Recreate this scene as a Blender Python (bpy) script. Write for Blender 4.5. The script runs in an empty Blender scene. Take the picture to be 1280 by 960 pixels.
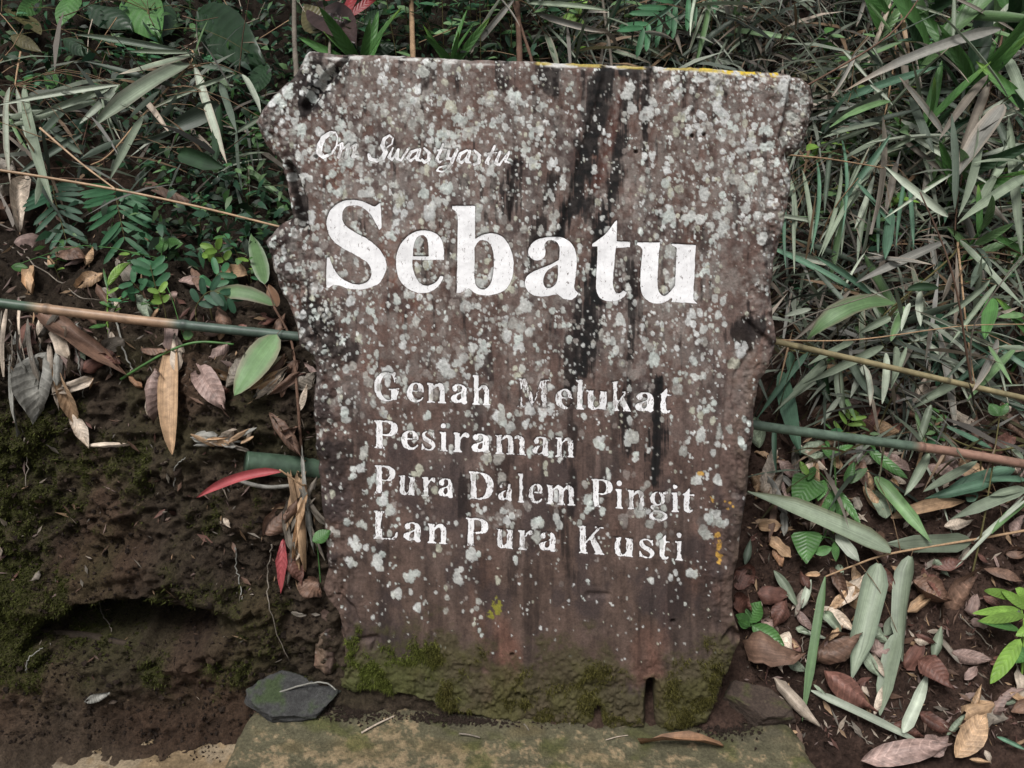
import bpy, math, random
import numpy as np
from mathutils import Vector, Matrix
from mathutils.bvhtree import BVHTree

random.seed(7)
RNG = np.random.default_rng(7)
scene = bpy.context.scene
COL = scene.collection

# ------------------------------------------------------------------ camera, sky, sun, exposure
F_PIX = 1108.0                       # focal length in pixels of the 1280 x 960 photograph
PITCH = math.radians(20.0)
CAM = np.array([0.0, -1.5, 1.303])
cam_data = bpy.data.cameras.new("camera")
cam_data.sensor_width = 36.0
cam_data.lens = F_PIX / 1280.0 * 36.0
cam_data.clip_start = 0.05
cam_data.clip_end = 500.0
cam = bpy.data.objects.new("camera", cam_data)
cam.location = CAM
cam.rotation_euler = (math.pi / 2 - PITCH, 0, 0)
COL.objects.link(cam)
scene.camera = cam

SUN_ELEV, SUN_AZ = math.radians(60), math.radians(205)   # high behind the viewer's left shoulder
world = bpy.data.worlds.new("World")
scene.world = world
world.use_nodes = True
wn = world.node_tree.nodes
wl = world.node_tree.links
wn.clear()
sky = wn.new("ShaderNodeTexSky")
sky.sky_type = 'NISHITA'
sky.sun_disc = False
sky.sun_elevation = SUN_ELEV
sky.sun_rotation = SUN_AZ
sky.air_density = 1.0
sky.dust_density = 4.0
hs = wn.new("ShaderNodeHueSaturation")
hs.inputs['Saturation'].default_value = 0.25
bg = wn.new("ShaderNodeBackground")
bg.inputs['Strength'].default_value = 0.05
wo = wn.new("ShaderNodeOutputWorld")
wl.new(sky.outputs[0], hs.inputs['Color'])
wl.new(hs.outputs[0], bg.inputs['Color'])
wl.new(bg.outputs[0], wo.inputs['Surface'])

sun_data = bpy.data.lights.new("sun", 'SUN')
sun_data.energy = 1.5
sun_data.angle = math.radians(24)
sun_data.color = (1.0, 0.97, 0.94)
sun = bpy.data.objects.new("sun", sun_data)
sdir = Vector((math.sin(SUN_AZ) * math.cos(SUN_ELEV), math.cos(SUN_AZ) * math.cos(SUN_ELEV), math.sin(SUN_ELEV)))
sun.rotation_euler = sdir.to_track_quat('Z', 'Y').to_euler()
sun.location = (-1, -3, 5)
COL.objects.link(sun)

scene.view_settings.view_transform = 'Standard'
scene.view_settings.look = 'None'
scene.view_settings.gamma = 1.0
scene.view_settings.exposure = 1.2
scene.view_settings.use_curve_mapping = False
scene.render.engine = 'CYCLES'
scene.cycles.max_bounces = 6
scene.cycles.diffuse_bounces = 4

# ------------------------------------------------------------------ maths helpers
FWD = np.array([0, math.cos(PITCH), -math.sin(PITCH)])
UPV = np.array([0, math.sin(PITCH), math.cos(PITCH)])
RGT = np.array([1.0, 0, 0])


def ray(px, py):
    px = np.asarray(px, float); py = np.asarray(py, float)
    a = (px - 640.0) / F_PIX; b = (480.0 - py) / F_PIX
    return FWD + a[..., None] * RGT + b[..., None] * UPV


def project(P):
    d = P - CAM
    w = d @ FWD
    return 640 + F_PIX * (d @ RGT) / w, 480 - F_PIX * (d @ UPV) / w


def at_y(px, py, Y):
    d = ray(px, py)
    return CAM + d * ((Y - CAM[1]) / d[1])


def smooth(a, b, x):
    t = np.clip((x - a) / (b - a), 0, 1)
    return t * t * (3 - 2 * t)


def _hash(i, j, k, seed):
    n = (i * 374761393 + j * 668265263 + k * 2147483647 + seed * 1442695041) & 0xFFFFFFFF
    n = ((n ^ (n >> 13)) * 1274126177) & 0xFFFFFFFF
    n = n ^ (n >> 16)
    return (n & 0xFFFF) / 32767.5 - 1.0


def vnoise(x, y, z=0.0, seed=0):
    x, y, z = np.broadcast_arrays(np.asarray(x, float), np.asarray(y, float), np.asarray(z, float))
    xi = np.floor(x).astype(np.int64); yi = np.floor(y).astype(np.int64); zi = np.floor(z).astype(np.int64)
    fx = x - xi; fy = y - yi; fz = z - zi
    fx = fx * fx * (3 - 2 * fx); fy = fy * fy * (3 - 2 * fy); fz = fz * fz * (3 - 2 * fz)
    def L(a, b, t): return a + (b - a) * t
    out = []
    for dz in (0, 1):
        r0 = L(_hash(xi, yi, zi + dz, seed), _hash(xi + 1, yi, zi + dz, seed), fx)
        r1 = L(_hash(xi, yi + 1, zi + dz, seed), _hash(xi + 1, yi + 1, zi + dz, seed), fx)
        out.append(L(r0, r1, fy))
    return L(out[0], out[1], fz)


def fbm(x, y, z=0.0, oct=4, seed=0, gain=0.5):
    s = 0; a = 1.0; t = 0
    for o in range(oct):
        s = s + a * vnoise(np.asarray(x) * 2 ** o + 17.3 * o, np.asarray(y) * 2 ** o + 5.1 * o, np.asarray(z) * 2 ** o, seed + o)
        t += a; a *= gain
    return s / t


def poly_sdf(px, py, poly):
    """positive inside"""
    poly = np.asarray(poly, float)
    shp = px.shape
    x = px.ravel(); y = py.ravel()
    d2 = np.full(x.shape, 1e18); inside = np.zeros(x.shape, bool)
    n = len(poly)
    for i in range(n):
        ax, ay = poly[i]; bx, by = poly[(i + 1) % n]
        ex, ey = bx - ax, by - ay
        L2 = ex * ex + ey * ey
        if L2 < 1e-12:
            continue
        t = np.clip(((x - ax) * ex + (y - ay) * ey) / L2, 0, 1)
        d2 = np.minimum(d2, (x - ax - t * ex) ** 2 + (y - ay - t * ey) ** 2)
        c = (ay > y) != (by > y)
        if ey != 0:
            inside ^= c & (x < ex * (y - ay) / ey + ax)
    d = np.sqrt(d2)
    return np.where(inside, d, -d).reshape(shp)


def line_dist(px, py, pts):
    """distance to a polyline of (x, y, halfwidth): returns halfwidth - distance (positive inside)"""
    best = np.full(px.shape, -1e9)
    for (ax, ay, ar), (bx, by, br) in zip(pts[:-1], pts[1:]):
        ex, ey = bx - ax, by - ay
        L2 = ex * ex + ey * ey + 1e-9
        t = np.clip(((px - ax) * ex + (py - ay) * ey) / L2, 0, 1)
        d = np.hypot(px - ax - t * ex, py - ay - t * ey)
        best = np.maximum(best, ar + (br - ar) * t - d)
    return best


def curve(pts, n=7):
    """closed contour; (x, y) is a corner, (x, y, 1) a smooth point"""
    N = len(pts); out = []
    P = [np.array(p[:2], float) for p in pts]
    S = [len(p) > 2 for p in pts]
    for i in range(N):
        j = (i + 1) % N
        if not S[i] and not S[j]:
            out.append(P[i]); continue
        Ti = (P[j] - P[i - 1]) / 2 if S[i] else (P[j] - P[i])
        Tj = (P[(j + 1) % N] - P[i]) / 2 if S[j] else (P[j] - P[i])
        for k in range(n):
            t = k / n
            out.append((2 * t**3 - 3 * t**2 + 1) * P[i] + (t**3 - 2 * t**2 + t) * Ti + (-2 * t**3 + 3 * t**2) * P[j] + (t**3 - t**2) * Tj)
    return np.array(out)


# ------------------------------------------------------------------ mesh helpers
def new_mesh(name, V, Fc, mat, col=None, smooth_shade=True, uv=None):
    V = np.ascontiguousarray(V, np.float32)
    me = bpy.data.meshes.new(name)
    if isinstance(Fc, np.ndarray):
        k = Fc.shape[1]; nf = len(Fc)
        me.vertices.add(len(V)); me.vertices.foreach_set('co', V.ravel())
        me.loops.add(nf * k); me.loops.foreach_set('vertex_index', np.ascontiguousarray(Fc, np.int32).ravel())
        me.polygons.add(nf)
        me.polygons.foreach_set('loop_start', np.arange(nf, dtype=np.int32) * k)
        me.polygons.foreach_set('loop_total', np.full(nf, k, np.int32))
        me.update(calc_edges=True)
    else:
        me.from_pydata([tuple(map(float, v)) for v in V], [], [tuple(int(i) for i in f) for f in Fc])
        me.update()
    if col is not None:
        col = np.asarray(col, np.float32)
        if col.ndim == 1:
            col = np.tile(col, (len(V), 1))
        if col.shape[1] == 3:
            col = np.hstack([col, np.ones((len(col), 1), np.float32)])
        a = me.color_attributes.new('col', 'FLOAT_COLOR', 'POINT')
        a.data.foreach_set('color', np.ascontiguousarray(col, np.float32).ravel())
    if uv is not None:
        a = me.attributes.new('luv', 'FLOAT2', 'POINT')
        a.data.foreach_set('vector', np.ascontiguousarray(uv, np.float32).ravel())
    me.polygons.foreach_set('use_smooth', np.full(len(me.polygons), smooth_shade, bool))
    me.materials.append(mat)
    return me


def put(name, me, parent=None, loc=None):
    o = bpy.data.objects.new(name, me)
    COL.objects.link(o)
    if parent is not None:
        o.parent = parent
    if loc is not None:
        o.location = loc
    return o


def wmesh(name, V, Fc, mat, parent=None, col=None, smooth_shade=True, uv=None, origin=None):
    """an object from world-space vertices; parents only ever translate"""
    V = np.asarray(V, float)
    base = np.array(origin if origin is not None else V.mean(0))
    pl = np.zeros(3)
    p = parent
    while p is not None:
        pl += np.array(p.location); p = p.parent
    me = new_mesh(name, V - base, Fc, mat, col, smooth_shade, uv)
    return put(name, me, parent, tuple(base - pl))


def tag(o, label, cat, group=None, kind=None):
    if label: o['label'] = label
    if cat: o['category'] = cat
    if group: o['group'] = group
    if kind: o['kind'] = kind
    return o


def thing(name, loc, label, cat, group=None):
    o = bpy.data.objects.new(name, None)
    o.empty_display_size = 0.05
    o.location = loc
    COL.objects.link(o)
    return tag(o, label, cat, group)


# ------------------------------------------------------------------ materials
def attr_mat(name, rough=0.85, scale=120.0, amount=0.35, bump=0.3, bump_scale=250.0, bump_dist=0.002, spec=0.25, second=None):
    """vertex albedo broken up by two scales of noise, with fine relief"""
    m = bpy.data.materials.new(name); m.use_nodes = True
    n = m.node_tree.nodes; l = m.node_tree.links
    b = n['Principled BSDF']
    at = n.new('ShaderNodeAttribute'); at.attribute_name = 'col'
    tc = n.new('ShaderNodeTexCoord')
    nz = n.new('ShaderNodeTexNoise'); nz.inputs['Scale'].default_value = scale
    nz.inputs['Detail'].default_value = 6; nz.inputs['Roughness'].default_value = 0.65
    l.new(tc.outputs['Object'], nz.inputs['Vector'])
    mr = n.new('ShaderNodeMapRange')
    mr.inputs['From Min'].default_value = 0.25; mr.inputs['From Max'].default_value = 0.75
    mr.inputs['To Min'].default_value = 1 - amount; mr.inputs['To Max'].default_value = 1 + amount
    l.new(nz.outputs['Fac'], mr.inputs['Value'])
    mx = n.new('ShaderNodeVectorMath'); mx.operation = 'SCALE'
    l.new(at.outputs['Color'], mx.inputs[0]); l.new(mr.outputs[0], mx.inputs['Scale'])
    l.new(mx.outputs[0], b.inputs['Base Color'])
    nb = n.new('ShaderNodeTexNoise'); nb.inputs['Scale'].default_value = bump_scale
    nb.inputs['Detail'].default_value = 5; nb.inputs['Roughness'].default_value = 0.7
    l.new(tc.outputs['Object'], nb.inputs['Vector'])
    bp = n.new('ShaderNodeBump'); bp.inputs['Strength'].default_value = bump; bp.inputs['Distance'].default_value = bump_dist
    l.new(nb.outputs['Fac'], bp.inputs['Height']); l.new(bp.outputs[0], b.inputs['Normal'])
    b.inputs['Roughness'].default_value = rough
    b.inputs['Specular IOR Level'].default_value = spec
    return m


def leaf_mat(name, rough=0.55, trans=0.22, vein=0.25, cross=0.0, spec=0.35, blotch=0.25):
    """vertex albedo, fibres or veins along the blade, blotches, a little light through it"""
    m = bpy.data.materials.new(name); m.use_nodes = True
    n = m.node_tree.nodes; l = m.node_tree.links
    b = n['Principled BSDF']; out = n['Material Output']
    at = n.new('ShaderNodeAttribute'); at.attribute_name = 'col'
    uv = n.new('ShaderNodeAttribute'); uv.attribute_name = 'luv'
    oi = n.new('ShaderNodeObjectInfo')
    mp = n.new('ShaderNodeMapping'); mp.inputs['Scale'].default_value = (22, 1.6, 1)
    l.new(uv.outputs['Vector'], mp.inputs['Vector'])
    cr = n.new('ShaderNodeCombineXYZ'); l.new(oi.outputs['Random'], cr.inputs[2])
    sc = n.new('ShaderNodeVectorMath'); sc.operation = 'MULTIPLY_ADD'
    sc.inputs[1].default_value = (1, 1, 1)
    c2 = n.new('ShaderNodeVectorMath'); c2.operation = 'SCALE'; c2.inputs['Scale'].default_value = 40
    l.new(cr.outputs[0], c2.inputs[0])
    l.new(mp.outputs[0], sc.inputs[0]); l.new(c2.outputs[0], sc.inputs[2])
    nz = n.new('ShaderNodeTexNoise'); nz.inputs['Scale'].default_value = 1.0; nz.inputs['Detail'].default_value = 3
    l.new(sc.outputs[0], nz.inputs['Vector'])
    mr = n.new('ShaderNodeMapRange'); mr.inputs['From Min'].default_value = 0.3; mr.inputs['From Max'].default_value = 0.7
    mr.inputs['To Min'].default_value = 1 - vein; mr.inputs['To Max'].default_value = 1 + vein
    l.new(nz.outputs['Fac'], mr.inputs['Value'])
    tc = n.new('ShaderNodeTexCoord')
    n2 = n.new('ShaderNodeTexNoise'); n2.inputs['Scale'].default_value = 55; n2.inputs['Detail'].default_value = 5
    n2.inputs['Roughness'].default_value = 0.7
    l.new(tc.outputs['Object'], n2.inputs['Vector'])
    m2 = n.new('ShaderNodeMapRange'); m2.inputs['From Min'].default_value = 0.3; m2.inputs['From Max'].default_value = 0.7
    m2.inputs['To Min'].default_value = 1 - blotch; m2.inputs['To Max'].default_value = 1 + blotch
    l.new(n2.outputs['Fac'], m2.inputs['Value'])
    m3 = n.new('ShaderNodeMath'); m3.operation = 'MULTIPLY'
    l.new(mr.outputs[0], m3.inputs[0]); l.new(m2.outputs[0], m3.inputs[1])
    m4 = n.new('ShaderNodeMapRange'); m4.inputs['To Min'].default_value = 0.75; m4.inputs['To Max'].default_value = 1.2
    l.new(oi.outputs['Random'], m4.inputs['Value'])
    m5 = n.new('ShaderNodeMath'); m5.operation = 'MULTIPLY'
    l.new(m3.outputs[0], m5.inputs[0]); l.new(m4.outputs[0], m5.inputs[1])
    fac = m5.outputs[0]
    bumpsrc = nz.outputs['Fac']
    if cross:
        sx = n.new('ShaderNodeSeparateXYZ'); l.new(uv.outputs['Vector'], sx.inputs[0])
        ab = n.new('ShaderNodeMath'); ab.operation = 'ABSOLUTE'; l.new(sx.outputs[0], ab.inputs[0])
        mm = n.new('ShaderNodeMath'); mm.operation = 'MULTIPLY_ADD'; mm.inputs[1].default_value = -0.32
        l.new(ab.outputs[0], mm.inputs[0]); l.new(sx.outputs[1], mm.inputs[2])
        ms = n.new('ShaderNodeMath'); ms.operation = 'MULTIPLY'; ms.inputs[1].default_value = 56.0
        l.new(mm.outputs[0], ms.inputs[0])
        sn = n.new('ShaderNodeMath'); sn.operation = 'SINE'; l.new(ms.outputs[0], sn.inputs[0])
        mv = n.new('ShaderNodeMapRange'); mv.inputs['From Min'].default_value = 0.75; mv.inputs['From Max'].default_value = 1
        mv.inputs['To Min'].default_value = 1.0; mv.inputs['To Max'].default_value = 1.0 + cross
        l.new(sn.outputs[0], mv.inputs['Value'])
        m6 = n.new('ShaderNodeMath'); m6.operation = 'MULTIPLY'
        l.new(fac, m6.inputs[0]); l.new(mv.outputs[0], m6.inputs[1]); fac = m6.outputs[0]
        bumpsrc = sn.outputs[0]
    mx = n.new('ShaderNodeVectorMath'); mx.operation = 'SCALE'
    l.new(at.outputs['Color'], mx.inputs[0]); l.new(fac, mx.inputs['Scale'])
    l.new(mx.outputs[0], b.inputs['Base Color'])
    bp = n.new('ShaderNodeBump'); bp.inputs['Strength'].default_value = 0.25; bp.inputs['Distance'].default_value = 0.0015
    l.new(bumpsrc, bp.inputs['Height']); l.new(bp.outputs[0], b.inputs['Normal'])
    b.inputs['Roughness'].default_value = rough
    b.inputs['Specular IOR Level'].default_value = spec
    if trans:
        tr = n.new('ShaderNodeBsdfTranslucent'); l.new(mx.outputs[0], tr.inputs['Color'])
        ms = n.new('ShaderNodeMixShader'); ms.inputs[0].default_value = trans
        l.new(b.outputs[0], ms.inputs[1]); l.new(tr.outputs[0], ms.inputs[2])
        l.new(ms.outputs[0], out.inputs['Surface'])
    return m


M_SOIL = attr_mat('soil', 0.95, 140, 0.6, 1.0, 300, 0.010, 0.15)
M_WOOD = attr_mat('weathered_wood', 0.8, 240, 0.34, 0.8, 380, 0.002, 0.25)
M_STONE = attr_mat('mossy_stone', 0.85, 170, 0.5, 1.0, 330, 0.004, 0.25)
M_CANE = attr_mat('bamboo_cane', 0.45, 38, 0.42, 0.15, 300, 0.0008, 0.4)
M_BARK = attr_mat('bark', 0.85, 120, 0.35, 0.7, 220, 0.003, 0.2)
M_MOSS = attr_mat('moss', 0.95, 90, 0.3, 0.0, 200, 0.001, 0.05)
M_PAINT = attr_mat('white_paint', 0.6, 330, 0.05, 0.4, 400, 0.0008, 0.3)
M_DRY = leaf_mat('dry_leaf', 0.6, 0.10, 0.28, 0.0, 0.3, 0.4)
M_DRYV = leaf_mat('veined_dry_leaf', 0.55, 0.10, 0.15, 0.35, 0.35, 0.5)
M_BAMBOO = leaf_mat('bamboo_leaf', 0.5, 0.18, 0.22, 0.0, 0.4, 0.15)
M_GREEN = leaf_mat('green_leaf', 0.4, 0.25, 0.1, 0.22, 0.45, 0.15)
M_FOLI = leaf_mat('foliage', 0.5, 0.25, 0.1, 0.0, 0.35, 0.15)
# painted flecks worn out of the white lettering
_n = M_PAINT.node_tree.nodes; _l = M_PAINT.node_tree.links
_b = _n['Principled BSDF']; _src = _b.inputs['Base Color'].links[0].from_socket
_tc = _n.new('ShaderNodeTexCoord')
_mp = _n.new('ShaderNodeMapping'); _mp.inputs['Scale'].default_value = (1.3, 1, 0.55)
_l.new(_tc.outputs['Object'], _mp.inputs[0])
_nz = _n.new('ShaderNodeTexNoise'); _nz.inputs['Scale'].default_value = 190; _nz.inputs['Detail'].default_value = 8; _nz.inputs['Roughness'].default_value = 0.75
_l.new(_mp.outputs[0], _nz.inputs['Vector'])
_at = _n.new('ShaderNodeAttribute'); _at.attribute_name = 'col'
_sub = _n.new('ShaderNodeMath'); _sub.operation = 'SUBTRACT'
_l.new(_at.outputs['Alpha'], _sub.inputs[1]); _l.new(_nz.outputs['Fac'], _sub.inputs[0])
_mr = _n.new('ShaderNodeMapRange'); _mr.inputs['From Min'].default_value = 0.0; _mr.inputs['From Max'].default_value = 0.06
_l.new(_sub.outputs[0], _mr.inputs['Value'])
_mx = _n.new('ShaderNodeMix'); _mx.data_type = 'RGBA'
_l.new(_mr.outputs[0], _mx.inputs['Factor']); _l.new(_src, _mx.inputs['A'])
_mx.inputs['B'].default_value = (0.10, 0.07, 0.06, 1)
_l.new(_mx.outputs['Result'], _b.inputs['Base Color'])

# ------------------------------------------------------------------ ground sheet: path, left bank, right slope, hillside
def spread(a, b, n, far, nfar):
    core = np.linspace(a, b, n)
    g = np.geomspace(0.006, far, nfar)
    return np.concatenate([(a - g)[::-1], core, b + g])


GX = spread(-1.5, 1.5, 580, 40, 30)
KL = np.array([(-30, -.14), (-1.2, -.14), (-.25, -.12), (.0, -.03), (.08, .10), (.16, .42), (.24, .70), (.34, .79), (.85, 1.10), (2, 2.0), (4, 3.5), (40, 18)], float)
KR = np.array([(-30, -.14), (-1.2, -.14), (-.25, -.12), (-.08, -.07), (.05, .05), (.3, .29), (.53, .51), (.64, .61), (1.08, 1.0), (2, 2.0), (4, 3.5), (40, 18)], float)
NS = [8, 24, 50, 40, 90, 75, 34, 90, 60, 16, 12]
tt = np.concatenate([k + np.arange(n) / n for k, n in enumerate(NS)] + [[len(NS)]])
ki = np.minimum(tt.astype(int), len(NS) - 1); kf = tt - ki
PL = KL[ki] * (1 - kf)[:, None] + KL[ki + 1] * kf[:, None]
PR = KR[ki] * (1 - kf)[:, None] + KR[ki + 1] * kf[:, None]
wx = smooth(-0.18, 0.36, GX)[None, :]
Y = PL[:, 0][:, None] * (1 - wx) + PR[:, 0][:, None] * wx
Z = PL[:, 1][:, None] * (1 - wx) + PR[:, 1][:, None] * wx
X = np.broadcast_to(GX[None, :], Y.shape).copy()
# the lip of the bank wanders in and out
lip = smooth(3.2, 5, tt)[:, None] * (1 - smooth(8, 9, tt))[:, None]
Y = Y + lip * 0.05 * fbm(X * 2.2, Z * 2.0, 3, 3, 5) * (1 - 0.5 * wx)
near = smooth(-2.2, -0.3, Y) * (1 - smooth(2.2, 5, Y)) * smooth(-0.22, -0.1, Y + 0.0 * X)
P0 = np.stack([X, Y, Z], -1)
gx_ = np.gradient(P0, axis=1); gt_ = np.gradient(P0, axis=0)
Nn = np.cross(gx_, gt_); Nn /= np.linalg.norm(Nn, axis=-1, keepdims=True) + 1e-9
Nn *= np.sign((Nn * np.array([0, -0.5, 1])).sum(-1, keepdims=True))
left = 1 - wx
d1 = fbm(X * 5, Y * 5, Z * 5, 3, 11)
d2 = fbm(X * 22, Y * 22, Z * 22, 3, 21)
d3 = fbm(X * 80, Y * 80, Z * 80, 3, 31)
d4 = np.abs(fbm(X * 11, Y * 11, Z * 13, 3, 41))
bank = left * smooth(3.2, 4.2, tt)[:, None] * (1 - smooth(7, 8, tt))[:, None]
d5 = np.abs(fbm(X * 34, Y * 34, Z * 34, 3, 45))
disp = near * (0.020 * d1 + 0.014 * d2 + 0.011 * d3 - 0.016 * d5 + .004) + bank * (0.03 * d1 - 0.05 * d4 + 0.012 + 0.010 * d2 - 0.014 * d5 + .004 + .006 * d3)
P1 = P0 + Nn * disp[..., None]
# the hollow worn under the left bank
qx, qy = project(P1.reshape(-1, 3)); qx = qx.reshape(X.shape); qy = qy.reshape(X.shape)
ok = (Y > -0.2) & (Y < 0.6) & (X < 0)
hol = np.full(X.shape, -99.0)
hol[ok] = poly_sdf(qx[ok], qy[ok], [(30, 812), (62, 768), (140, 744), (185, 738), (262, 762), (272, 800), (200, 810), (100, 800)])
hol += 9 * d2 + 8 * d3
P1[..., 1] += 0.30 * smooth(-5, 13, hol)
brow = line_dist(np.where(ok, qx, -999), qy, [(0, 740, 20), (60, 740, 26), (150, 718, 26), (250, 725, 22), (300, 760, 8)])
P1[..., 1] -= 0.035 * smooth(-22, 12, brow)
ledge = line_dist(np.where(ok, qx, -999), qy, [(0, 850, 20), (120, 850, 26), (250, 830, 12)])
P1[..., 1] -= 0.02 * smooth(-30, 20, ledge)
# colours: dark moist soil left, redder right, moss where it keeps damp, shade painted in under the plants
c_left = np.array([.050, .037, .026]); c_right = np.array([.055, .034, .026]); c_path = np.array([.09, .07, .05])
gcol = c_left * left[..., None] + c_right * wx[..., None]
gcol = gcol * (1 + 0.55 * d1 + 0.45 * d2 + 0.4 * d3)[..., None]
red = smooth(0.0, 0.5, fbm(X * 3.1 + 9, Y * 3.1, Z * 3.1, 3, 61))
gcol = gcol * (1 + np.array([.28, .08, .03]) * (red * left)[..., None])
mossn = fbm(X * 6, Y * 6, Z * 6, 4, 71) + 0.5 * fbm(X * 30, Y * 30, Z * 30, 2, 77)
mzone = np.zeros(X.shape)
for (a, b, c, d, s) in [(-30, 480, 70, 900, .5), (60, 560, 420, 830, .28), (180, 590, 330, 700, .35), (0, 520, 210, 660, .3), (160, 800, 330, 900, .35), (0, 820, 120, 930, .2)]:
    mzone = np.maximum(mzone, s * smooth(a - 40, a + 40, qx) * (1 - smooth(c - 40, c + 40, qx)) * smooth(b - 40, b + 40, qy) * (1 - smooth(d - 40, d + 40, qy)))
mossm = smooth(0.16, 0.75, mossn + mzone * 1.3 - 0.16) * (mzone > 0.02) * smooth(3.0, 3.4, tt)[:, None]
mossm *= 1 - smooth(-4, 10, hol)
gcol = gcol * (1 - 0.75 * mossm[..., None]) + np.array([.046, .050, .014]) * 0.75 * mossm[..., None]
film = smooth(-.25, .5, fbm(X * 9, Y * 9, Z * 9, 5, 81)) * left * smooth(3.2, 3.8, tt)[:, None] * (1 - smooth(6.0, 6.8, tt))[:, None]
gcol = gcol * (1 - .5 * film[..., None]) + np.array([.056, .054, .022]) * .5 * film[..., None]
pathm = (1 - smooth(2.4, 3.0, tt))[:, None]
gcol = gcol * (1 - pathm[..., None]) + c_path * pathm[..., None] * (1 + 0.3 * d2)[..., None]
gap_shade = smooth(6.6, 7.4, tt)[:, None] + 0 * X
gcol = gcol * (1 - .55 * gap_shade[..., None])  # hillside soil darkened to paint shaded gaps between the plants
gcol = np.clip(gcol, 0.005, 1)
nt, nx = X.shape
idx = np.arange(nt * nx).reshape(nt, nx)
Fg = np.stack([idx[:-1, :-1], idx[:-1, 1:], idx[1:, 1:], idx[1:, :-1]], -1).reshape(-1, 4)
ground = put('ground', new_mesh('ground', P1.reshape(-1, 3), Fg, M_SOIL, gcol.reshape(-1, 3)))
tag(ground, 'dark damp soil of the path, the bank and the hillside', None, None, 'structure')

# coarse copy of the ground for laying things on it
si = np.unique(np.concatenate([np.arange(0, nt, 3), [nt - 1]])); sj = np.unique(np.concatenate([np.arange(0, nx, 3), [nx - 1]]))
Pc = P1[np.ix_(si, sj)]
ic = np.arange(Pc.shape[0] * Pc.shape[1]).reshape(Pc.shape[:2])
BV = BVHTree.FromPolygons([tuple(p) for p in Pc.reshape(-1, 3)],
                          [tuple(q) for q in np.stack([ic[:-1, :-1], ic[:-1, 1:], ic[1:, 1:], ic[1:, :-1]], -1).reshape(-1, 4).tolist()])


def hit(px, py):
    d = Vector(ray(px, py)).normalized()
    p, n, i, t = BV.ray_cast(Vector(CAM), d)
    if p is None:
        return np.array(at_y(px, py, 2.0)), np.array([0, -.7, .7]), 3.0
    n = np.array(n)
    if n @ np.array(d) > 0:
        n = -n
    return np.array(p), n, t


def pt(px, py, off=0.0):
    """the point off metres in front of the ground seen at that place"""
    p, n, t = hit(px, py)
    return CAM + (p - CAM) * ((t - off) / t)


def drop(p):
    """the ground under (or above) a point"""
    q, n, i, t = BV.ray_cast(Vector((p[0], p[1], p[2] + 0.02)), Vector((0, 0, -1)))
    if q is None:
        q, n, i, t = BV.ray_cast(Vector((p[0], p[1], 30)), Vector((0, 0, -1)))
    return np.array(q) if q is not None else np.array(p)

# ------------------------------------------------------------------ slabs cut to an outline
def sheet(PXg, PYg, sdf, place, skirt, rings=5, jag=0.0, back=True, skirt_col=None, colors=None):
    """grid kept inside sdf > 0, its rim drawn onto the outline, then given sides and a back.
    place(px, py, inset) -> front points; skirt = depth vector"""
    ny, nx = sdf.shape
    cell = (sdf[:-1, :-1] > 0) | (sdf[:-1, 1:] > 0) | (sdf[1:, 1:] > 0) | (sdf[1:, :-1] > 0)
    gy, gx = np.gradient(sdf)
    st = PXg[0, 1] - PXg[0, 0]
    g2 = np.maximum(gx * gx + gy * gy, 0.15 * st * st)
    out = sdf < 0
    k = np.where(out, np.clip(-sdf / g2 * st, -1.6 * st, 1.6 * st), 0)
    px = PXg + gx * k; py = PYg + gy * k
    ids = np.arange(ny * nx).reshape(ny, nx)
    Q = np.stack([ids[:-1, :-1], ids[1:, :-1], ids[1:, 1:], ids[:-1, 1:]], -1)[cell]
    used = np.unique(Q)
    remap = np.full(ny * nx, -1); remap[used] = np.arange(len(used))
    Q = remap[Q]
    V = place(px.ravel()[used], py.ravel()[used], used)
    C = None if colors is None else colors.reshape(-1, colors.shape[-1])[used]
    if skirt is None:
        return V, Q, C
    E = np.concatenate([Q[:, [0, 1]], Q[:, [1, 2]], Q[:, [2, 3]], Q[:, [3, 0]]])
    key = np.sort(E, 1); code = key[:, 0].astype(np.int64) * len(V) + key[:, 1]
    u, inv, cnt = np.unique(code, return_inverse=True, return_counts=True)
    B = E[cnt[inv] == 1]
    bv = np.unique(B)
    bm = np.full(len(V), -1); bm[bv] = np.arange(len(bv))
    allV = [V]; allF = [Q]; prev = bv.copy(); base = len(V); sc = []
    for r in range(1, rings + 1):
        t = r / rings
        q = V[bv] + skirt * t
        if jag:
            f = fbm(q[:, 0] * 25, q[:, 1] * 25, q[:, 2] * 12, 3, 7) * jag * (0.4 + t)
            c = q - V.mean(0); c -= np.outer(c @ skirt, skirt) / (skirt @ skirt)
            q = q + c / (np.linalg.norm(c, axis=1, keepdims=True) + 1e-9) * f[:, None]
        cur = base + np.arange(len(bv)); base += len(bv)
        allV.append(q)
        a = bm[B[:, 0]]; b = bm[B[:, 1]]
        allF.append(np.stack([prev[b], prev[a], cur[a], cur[b]], -1))
        prev = cur
        if C is not None:
            sc.append(skirt_col * (1 + 0.3 * fbm(q[:, 0] * 60, q[:, 1] * 60, q[:, 2] * 15, 3, 9))[:, None])
    V2 = np.vstack(allV); F2 = np.vstack(allF)
    if C is not None:
        C = np.vstack([C] + sc)
    return V2, F2, C


YAW, LEAN = math.radians(4), math.radians(8)
SU = np.array([math.cos(YAW), -math.sin(YAW), 0]); SW = np.array([math.sin(YAW), math.cos(YAW), 0])
SV = math.cos(LEAN) * np.array([0, 0, 1.0]) + math.sin(LEAN) * SW
SN = -math.cos(LEAN) * SW + math.sin(LEAN) * np.array([0, 0, 1.0])


def on_plane(px, py, O, N):
    d = ray(px, py)
    return CAM + d * (((O - CAM) @ N) / (d @ N))[..., None]


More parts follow.
